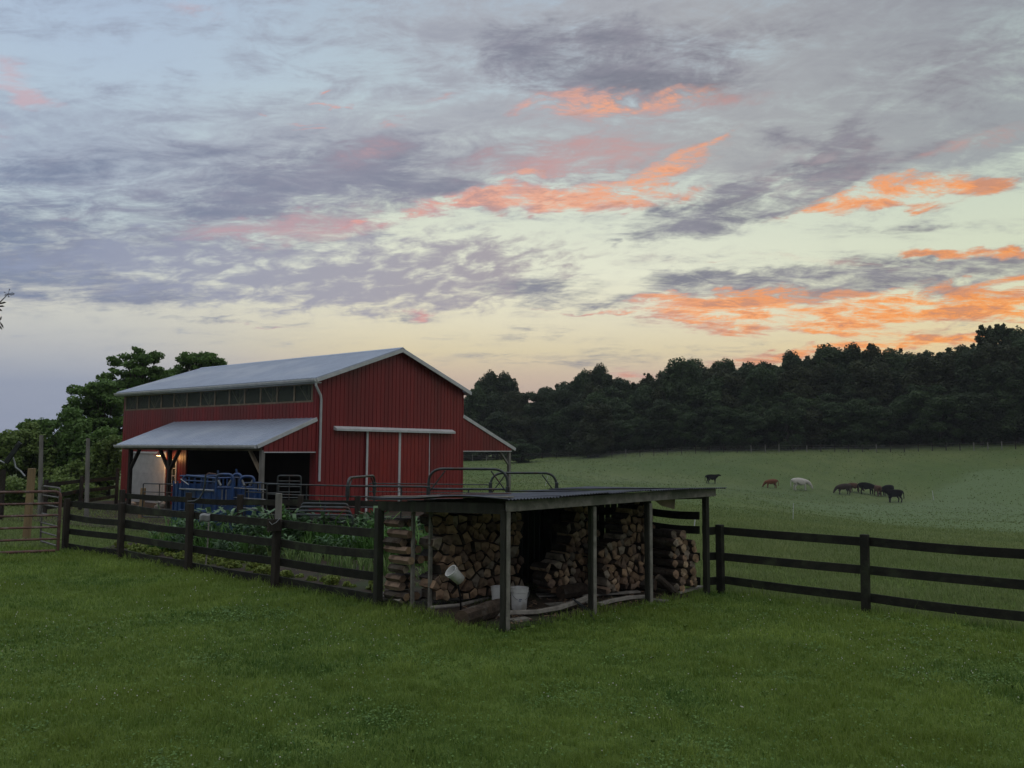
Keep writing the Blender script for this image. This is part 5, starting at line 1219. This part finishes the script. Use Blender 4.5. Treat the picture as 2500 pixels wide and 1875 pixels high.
# ------------------------------------------------------------------ garden
GD = (PL[1] - PL[3]).normalized(); GN = Vector((GD.y, -GD.x, 0)); GN = GN if GN.y > 0 else -GN
GE = E0.copy(); GE.z = 0
def gpt(t, o): return GE + GD * t + GN * o            # t metres along the fence from the shed, o metres beyond it
patch('garden_soil', [tuple(gpt(-.3, .15)), tuple(gpt(11.2, .15)), tuple(gpt(12.5, 3.2)), tuple(gpt(9, 6.6)), tuple(gpt(4, 9)), tuple(gpt(-1.6, 8))], M_soil, .2, .055)
def blades(n, h, w, spread, arch, seed, hv=.4, segs=2, cx=None, cy=None, cz=None, hs=None, ws=None, tint=None):
    "curved blades as numpy arrays: base quad(s) and a tip triangle"
    rg = np.random.default_rng(seed)
    x = rg.normal(0, spread, n) if cx is None else cx; y = rg.normal(0, spread, n) if cy is None else cy; z = np.zeros(n) if cz is None else cz
    H = h * rg.uniform(1 - hv, 1 + hv, n) if hs is None else hs; Wd = w * rg.uniform(.7, 1.3, n) if ws is None else ws
    a = rg.uniform(0, 2 * np.pi, n); dx, dy = np.cos(a), np.sin(a); ar = arch * rg.uniform(.2, 1.2, n) * H
    b = a + rg.uniform(-.8, .8, n) + np.pi / 2; sx, sy = np.cos(b) * Wd / 2, np.sin(b) * Wd / 2
    P0 = np.stack([x, y, z], 1); P1 = P0 + np.stack([dx * ar * .3, dy * ar * .3, H * .6], 1); P2 = P0 + np.stack([dx * ar, dy * ar, H * (1 - .35 * np.minimum(arch, 1) * rg.random(n))], 1)
    sd = np.stack([sx, sy, np.zeros(n)], 1)
    V = np.stack([P0 - sd, P0 + sd, P1 + sd * .8, P1 - sd * .8, P2], 1).reshape(-1, 3); i = np.arange(n) * 5
    q = np.stack([i, i + 1, i + 2, i + 3], 1); t_ = np.stack([i + 3, i + 2, i + 4], 1)
    tt = np.clip(rg.normal(.45, .25, n), 0, 1) if tint is None else tint
    return V, q, t_, np.concatenate([tt, tt])
def tuft(name, mats, **k):
    V, q, t_, tt = blades(**k); return np_mesh(name, V, q, mats, tt, t_)
def rows(meshes, name, label, cat, group, o0, t0, t1, step, sc=(.8, 1.2), jit=.08, skip=.08, seed=1):
    rg = random.Random(seed); t = t0; q = 0
    while t < t1:
        p = gpt(t + rg.uniform(-jit, jit), o0 + rg.uniform(-jit, jit))
        if rg.random() > skip and p.y < np.interp(p.x, [v.x for v in Q], [v.y for v in Q]) - .25:
            p.z = hzf(p.x, p.y) + .01
            o = link(name, rg.choice(meshes)); o.location = p; s_ = rg.uniform(*sc); o.scale = (s_, s_, s_ * rg.uniform(.9, 1.15)); o.rotation_euler = (0, 0, rg.uniform(0, 6.28)); tag(o, ordn(q) + ' ' + label, cat, group); q += 1
        t += step * rg.uniform(.85, 1.15)
LETT = [crown_mesh('lettuce', [M_lettuce], lobes_in([(0, 0, .12, .13, .13, .11)], 7, .06, .10, 300 + k, .5), .032, 9000, 300 + k, 1.2, 2.4) for k in range(3)]
rows(LETT, 'lettuce_plant', 'feathery yellow green plant from the shed in the row nearest the fence', 'garden plant', 'yellow green plants in the nearest garden row', .85, .1, 11.0, .19, (.40, .95), .13, .1)
rows(LETT, 'lettuce_plant', 'yellow green plant from the shed in the second garden row', 'garden plant', 'yellow green plants in the second garden row', 1.35, 5.2, 11.0, .36, (.7, 1.0), seed=9)
ON = [tuft('onion', [M_onion], n=16, h=.36, w=.018, spread=.04, arch=.9, seed=310 + k) for k in range(3)]
rows(ON, 'onion_plant', 'onion plant from the shed in the nearer onion row', 'garden plant', 'onion plants in the garden', 2.3, .2, 9.0, .17, (.8, 1.3), .06)
rows(ON, 'onion_plant', 'onion plant from the shed in the farther onion row', 'garden plant', 'onion plants in the farther row', 2.9, .4, 7.0, .22, (.8, 1.2), .06, seed=4)
CO = [tuft('tall_plant', [M_corn], n=34, h=.62, w=.035, spread=.10, arch=.75, seed=320 + k) for k in range(3)]
rows(CO, 'corn_plant', 'tall grassy plant from the shed in the nearer dense row', 'garden plant', 'tall green plants in the garden', 3.7, .8, 10.5, .26, (1.0, 1.35), .1)
rows(CO, 'corn_plant', 'tall grassy plant from the shed in the rear dense row', 'garden plant', 'tall green plants in the rear garden row', 4.4, 1.2, 10.5, .28, (1.05, 1.4), .1, seed=5)
def cabbage(seed):
    rg = np.random.default_rng(seed); m = []; P = []; U = []; V_ = []
    n = 90; a = rg.uniform(0, 6.283, n); h = rg.uniform(.05, .62, n); r = rg.uniform(.04, .22, n)
    P = np.stack([np.cos(a) * r, np.sin(a) * r, h], 1); out = np.stack([np.cos(a), np.sin(a), rg.uniform(-.4, .9, n)], 1); out /= np.linalg.norm(out, axis=1)[:, None]
    sd = np.stack([-np.sin(a), np.cos(a), np.zeros(n)], 1); L = rg.uniform(.04, .085, n)[:, None]; w = rg.uniform(.014, .036, n)[:, None]
    Q = quads_from(P + out * L * .5, out * L, sd * w); return np_mesh('cabbage', Q, np.arange(n * 4).reshape(-1, 4), [M_cab], np.clip(rg.normal(.5, .25, n), 0, 1))
CB = [cabbage(330 + k) for k in range(4)]
rows(CB, 'cabbage_plant', 'blue green leafy plant from the shed in the farthest garden row', 'garden plant', 'blue green plants in the farthest garden row', 5.9, 1.8, 11.5, .30, (1.2, 1.7), .14)
rows(CB, 'cabbage_plant', 'blue green leafy plant from the shed, second row from the back', 'garden plant', 'blue green plants in the row before the farthest', 5.2, 1.5, 11.0, .34, (1.1, 1.6), .14, seed=6)
rows(CB, 'cabbage_plant', 'small blue green plant from the shed on the bare soil', 'garden plant', 'small plants on the bare soil', 1.9, 7.0, 11.0, .5, (.5, .8), .12, seed=7)
def squash_row(dy, sc, x0, x1, step, what, group, seed):
    rg = random.Random(seed); x = x0; q = 0
    while x < x1:
        y = float(np.interp(x, [v.x for v in Q], [v.y for v in Q])) + dy + rg.uniform(-.1, .1); k = rg.uniform(*sc)
        o = link('squash_plant', rg.choice(CB if rg.random() < .6 else CO)); o.location = (x, y, .03); o.scale = (k, k, k * rg.uniform(.9, 1.1)); o.rotation_euler = (0, 0, rg.uniform(0, 6.28))
        tag(o, ordn(q) + ' ' + what, 'garden plant', group); q += 1; x += step * rg.uniform(.8, 1.2)
squash_row(-.65, (1.35, 1.75), -9.2, -3.2, .33, 'broad leaved plant from the left along the inner fence', 'tall broad leaved plants along the inner fence', 61)
squash_row(-1.2, (1.1, 1.5), -9.0, -3.0, .36, 'broad leaved plant from the left in the row before it', 'broad leaved plants, second row from the inner fence', 62)
squash_row(-1.9, (.8, 1.15), -9.4, -3.6, .40, 'broad leaved plant from the left, third row from the inner fence', 'broad leaved plants, third row from the inner fence', 63)
for x, d, h, lab in ((700, 21.2, 1.5, 'tall bushy weed just right of the grey post extension'), (905, 20.8, .95, 'bushy weed against the inner fence near the shed roof'), (965, 20.2, .9, 'bushy weed seen under the left roof edge of the shed'), (745, 21.3, .9, 'low bushy weed before the stacked pipe panels')):
    b_ = V0(dp(x, 1200, d)); t = thing('weed', lab, 'weed', b_)
    link('foliage', crown_mesh('foliage', [M_corn], lobes_in([(0, 0, h * .5, .22, .22, h * .45)], 14, .10, .18, int(x), .4), .055, 1500, int(x), .9), t)
    link('stem', trunk_mb(h * .8, .012, [], 1).mesh('stem', [M_bush]), t)
# ------------------------------------------------------------------ grass
FX = [-40] + [p.x for p in (PL[0], PL[1], PL[2], PL[3], SE)] + [SA.x] + [sw(SL, 0, 0).x, PR[0].x, PR[1].x, PR[2].x, PR[3].x, 40]
FY = [PL[0].y + 6] + [p.y for p in (PL[0], PL[1], PL[2], PL[3], SE)] + [SA.y] + [sw(SL, 0, 0).y, PR[0].y, PR[1].y, PR[2].y, PR[3].y, -10]
def fence_y(x): return np.interp(x, FX, FY)
def scatter(n, r0, r1, a0, a1, p, seed):
    rg = np.random.default_rng(seed); e = 1 + p; r = ((r1 ** e - r0 ** e) * rg.random(n) + r0 ** e) ** (1 / e); a = np.radians(rg.uniform(a0, a1, n))
    return np.sin(a) * r, np.cos(a) * r, r, rg
def grass(name, label, mats, x, y, r, hs, ws, arch, rg, kind='stuff', tint=None, seed=1):
    V, q, t_, tt = blades(n=len(x), h=.1, w=.01, spread=0, arch=arch, seed=seed, cx=x, cy=y, cz=hz(x, y) - .006, hs=hs, ws=ws, tint=tint)
    o = link(name, np_mesh(name, V, q, mats, tt, t_)); return tag(o, label, 'grass', kind='stuff')
def lawn():
    x, y, r, rg = scatter(640000, 5.2, 27, -42, 42, -.55, 1)
    k = (y < fence_y(x) + .12); x, y, r = x[k], y[k], r[k]
    n1 = _vn(x, y, .55, 5); n2 = _vn(x, y, 2.3, 6); n3 = _vn(x, y, .17, 8); edge = np.exp(-np.clip(fence_y(x) - y, 0, 9) / .22)
    n4 = _vn(x, y, .38, 9); hs = (.016 + .040 * n1 * n1 + .07 * n3 * n3 + .055 * n4 ** 4 + .03 * n2 + .10 * edge * rg.random(len(x))) * rg.uniform(.55, 1.35, len(x)) * (1 + .6 * (rg.random(len(x)) > .985))
    ws = np.maximum(.0032, r * .00062) * rg.uniform(.7, 1.4, len(x)); ti = np.clip(.40 * n1 + .30 * n2 + .22 * (n4 - .4) + rg.normal(0, .17, len(x)) + .03 + .5 * (rg.random(len(x)) > .988), 0, 1)
    ti = np.clip(ti + .18 * (_vn(x, y, 1.0, 44) - .5) * 2, 0, 1)
    grass('lawn_grass', 'short mown grass of the lawn in the foreground', [M_lawn], x, y, r, hs, ws, .85, rg, tint=ti, seed=2)
    # clover leaves between the blades
    x, y, r, rg = scatter(150000, 5.2, 15, -42, 42, -.6, 3); n = _vn(x, y, .9, 11) + .4 * _vn(x, y, .3, 12); k = ((n > 1.0) | (rg.random(len(x)) < .16)) & (rg.random(len(x)) < .75) & (y < fence_y(x) - .1); x, y, r = x[k], y[k], r[k]; m_ = len(x)
    P = np.stack([x, y, hz(x, y) + rg.uniform(.02, .065, m_)], 1); nr = np.stack([rg.normal(0, .35, m_), rg.normal(0, .35, m_), np.ones(m_)], 1); nr /= np.linalg.norm(nr, axis=1)[:, None]
    u = np.cross(nr, rg.normal(size=(m_, 3))); u /= np.linalg.norm(u, axis=1)[:, None]; v = np.cross(nr, u); sz = np.maximum(.009, r * .0009)[:, None] * rg.uniform(.7, 1.2, (m_, 1))
    tag(link('clover', np_mesh('clover', quads_from(P, u * sz, v * sz), np.arange(m_ * 4).reshape(-1, 4), [M_clover], np.clip(rg.normal(.45, .25, m_), 0, 1))), 'patches of clover leaves in the lawn', 'clover', kind='stuff')
    # white clover heads
    x, y, r, rg = scatter(2600, 5.4, 19, -40, 40, -.1, 5); n = _vn(x, y, 1.4, 15) + .5 * _vn(x, y, .5, 16); k = (n > .84) & (y < fence_y(x) - .2); x, y, r = x[k], y[k], r[k]; m = MB()
    for X_, Y_, R_ in zip(x, y, r):
        s_ = max(.0075, R_ * .00058) * random.uniform(.7, 1.25); c = Vector((X_, Y_, hzf(X_, Y_) + random.uniform(.05, .10)))
        m.add([c + Vector(q) * s_ for q in ((1, 0, 0), (0, 1, 0), (-1, 0, 0), (0, -1, 0), (0, 0, 1), (0, 0, -1))], [(0, 1, 4), (1, 2, 4), (2, 3, 4), (3, 0, 4), (1, 0, 5), (2, 1, 5), (3, 2, 5), (0, 3, 5)])
    tag(m.build('clover_flowers', M_cflow), 'small white clover heads dotted over the lawn', 'clover flowers', kind='stuff')
    # broad light leaves of weeds
    x, y, r, rg = scatter(110, 5.6, 14, -38, 38, 0, 7); k = (y < fence_y(x) - .3); x, y = x[k], y[k]; PP = []; UU = []; VV = []
    for X_, Y_ in zip(x, y):
        big = random.random() < .3
        for j in range(random.randint(3, 8)):
            a = random.uniform(0, 6.28); L = random.uniform(.014, .028) * (1.4 if big else 1); d = np.array([math.cos(a), math.sin(a), random.uniform(.1, 1.0)]); d /= np.linalg.norm(d); s_ = np.array([-math.sin(a), math.cos(a), 0])
            PP.append(np.array([X_, Y_, hzf(X_, Y_) + .045]) + d * L); UU.append(d * L); VV.append(s_ * L * .42)
    PP, UU, VV = map(np.array, (PP, UU, VV)); tag(link('broadleaf_weeds', np_mesh('broadleaf_weeds', quads_from(PP, UU, VV), np.arange(len(PP) * 4).reshape(-1, 4), [M_weed], np.random.default_rng(2).random(len(PP)))), 'scattered light green broad leaves in the lawn', 'weeds', kind='stuff')
lawn()
def in_garden(x, y):
    dx, dy = x - GE.x, y - GE.y; t = dx * GD.x + dy * GD.y; o = dx * GN.x + dy * GN.y
    return (t > -1.6) & (t < 11.8) & (o < 7.2)
def garden_cover():
    x, y, r, rg = scatter(90000, 13, 26, -42, 4, 0, 51); k = in_garden(x, y) & (y > fence_y(x) + .1); x, y, r = x[k], y[k], r[k]; n1 = _vn(x, y, .7, 52); k = n1 > .42; x, y, r, n1 = x[k], y[k], r[k], n1[k]
    grass('garden_ground_cover', 'sparse weeds and grass between the garden rows', [M_past], x, y, r, (.04 + .16 * (n1 - .4)) * rg.uniform(.5, 1.5, len(x)), np.maximum(.008, r * .0007), .9, rg, seed=53)
garden_cover()
def pasture():
    x, y, r, rg = scatter(430000, 12, 75, -34, 40, -.5, 21)
    dx, dy = x - BX, y - BY; ba = dx * BC + dy * BS_; bb_ = -dx * BS_ + dy * BC
    k = (y > fence_y(x) + .12) & ~in_garden(x, y) & ~((ba > -3.5) & (ba < 13.5) & (bb_ > -5) & (bb_ < 16)); x, y, r = x[k], y[k], r[k]
    su = (x - SA.x) * SU.x + (y - SA.y) * SU.y; sn = (x - SA.x) * SN.x + (y - SA.y) * SN.y; k = ~((su > -1) & (su < SL) & (sn > 0) & (sn < SD)); x, y, r = x[k], y[k], r[k]
    k = rg.random(len(x)) > (r - 34) / 42; x, y, r = x[k], y[k], r[k]
    n1 = _vn(x, y, 1.1, 25); n2 = _vn(x, y, 5, 26); n = len(x); yard = (x < 1)
    hs = (.05 + .12 * n1 + .14 * n2 * np.clip((r - 14) / 10, 0, 1)) * rg.uniform(.5, 1.4, n) * np.where(yard, .6, 1)
    grass('pasture_grass', 'longer rough grass of the pasture beyond the fence', [M_past], x, y, r, hs, np.maximum(.006, r * .00075) * rg.uniform(.7, 1.4, n), .8, rg, tint=np.clip(.4 * n1 + .4 * n2 + rg.normal(0, .16, n), 0, 1), seed=22)
    x, y, r, rg = scatter(30000, 66, 170, -8, 38, 0, 31); n1 = _vn(x, y, 4, 35); n2 = _vn(x, y, 14, 36); n = len(x)
    hs = (.05 + .13 * n1) * rg.uniform(.5, 1.3, n)
    grass('pasture_tufts', 'rough tufts of grass far out in the pasture', [M_pastfar], x, y, r, hs, r * .0011 * rg.uniform(.7, 1.5, n), .7, rg, tint=np.clip(.2 + .25 * n1 + .35 * n2 + rg.normal(0, .06, n), 0, 1), seed=32)
pasture()

# ------------------------------------------------------------------ evening haze over the whole farm
def haze():
    m = MB(); m.box((60, 120, 15.5), (900, 700, 49)); hm = bpy.data.materials.new('evening_haze'); hm.use_nodes = True; T = NT(hm.node_tree)
    T.n.remove(T.n['Principled BSDF']); pv = T.n.new('ShaderNodeVolumePrincipled'); pv.inputs['Color'].default_value = (.86, .92, 1, 1); pv.inputs['Density'].default_value = .00022
    T.l.new(pv.outputs[0], T.n['Material Output'].inputs['Volume']); tag(m.build('haze', hm), kind='stuff')
haze()

def mist():
    "shallow ground mist lying in the upper pasture before the wood"
    A = np.radians(np.linspace(-1, 36, 38)); Q = np.linspace(84, 161, 40); AA, QQ = np.meshgrid(A, Q); x = (np.sin(AA) * QQ).ravel(); y = (np.cos(AA) * QQ).ravel(); z = hz(x, y)
    u = np.minimum((QQ - 84) / 60, (161 - QQ) / 10).clip(0, 1).ravel(); w = np.minimum((AA - A[0]) / .15, (A[-1] - AA) / .1).clip(0, 1).ravel()
    h = 2.2 * u * w * (.6 + .8 * _vn(x, y, 16, 40)) + .02; V = np.vstack([np.stack([x, y, z - .25], 1), np.stack([x, y, z + h], 1)]); na, nr = 38, 40; n = na * nr; q = []
    for j in range(nr - 1):
        for i in range(na - 1):
            a = j * na + i; q += [(a, a + na, a + na + 1, a + 1), (n + a, n + a + 1, n + a + na + 1, n + a + na)]
    for i in range(na - 1): a, b = i, (nr - 1) * na + i; q += [(a, a + 1, n + a + 1, n + a), (b + 1, b, n + b, n + b + 1)]
    for j in range(nr - 1): a, b = j * na, j * na + na - 1; q += [(a + na, a, n + a, n + a + na), (b, b + na, n + b + na, n + b)]
    hm = bpy.data.materials.new('ground_mist'); hm.use_nodes = True; T = NT(hm.node_tree); T.n.remove(T.n['Principled BSDF']); pv = T.n.new('ShaderNodeVolumePrincipled'); pv.inputs['Color'].default_value = (.9, .94, .97, 1); pv.inputs['Density'].default_value = .0030
    T.l.new(pv.outputs[0], T.n['Material Output'].inputs['Volume']); tag(link('mist', np_mesh('mist', V, np.array(q), [hm])), kind='stuff')
mist()
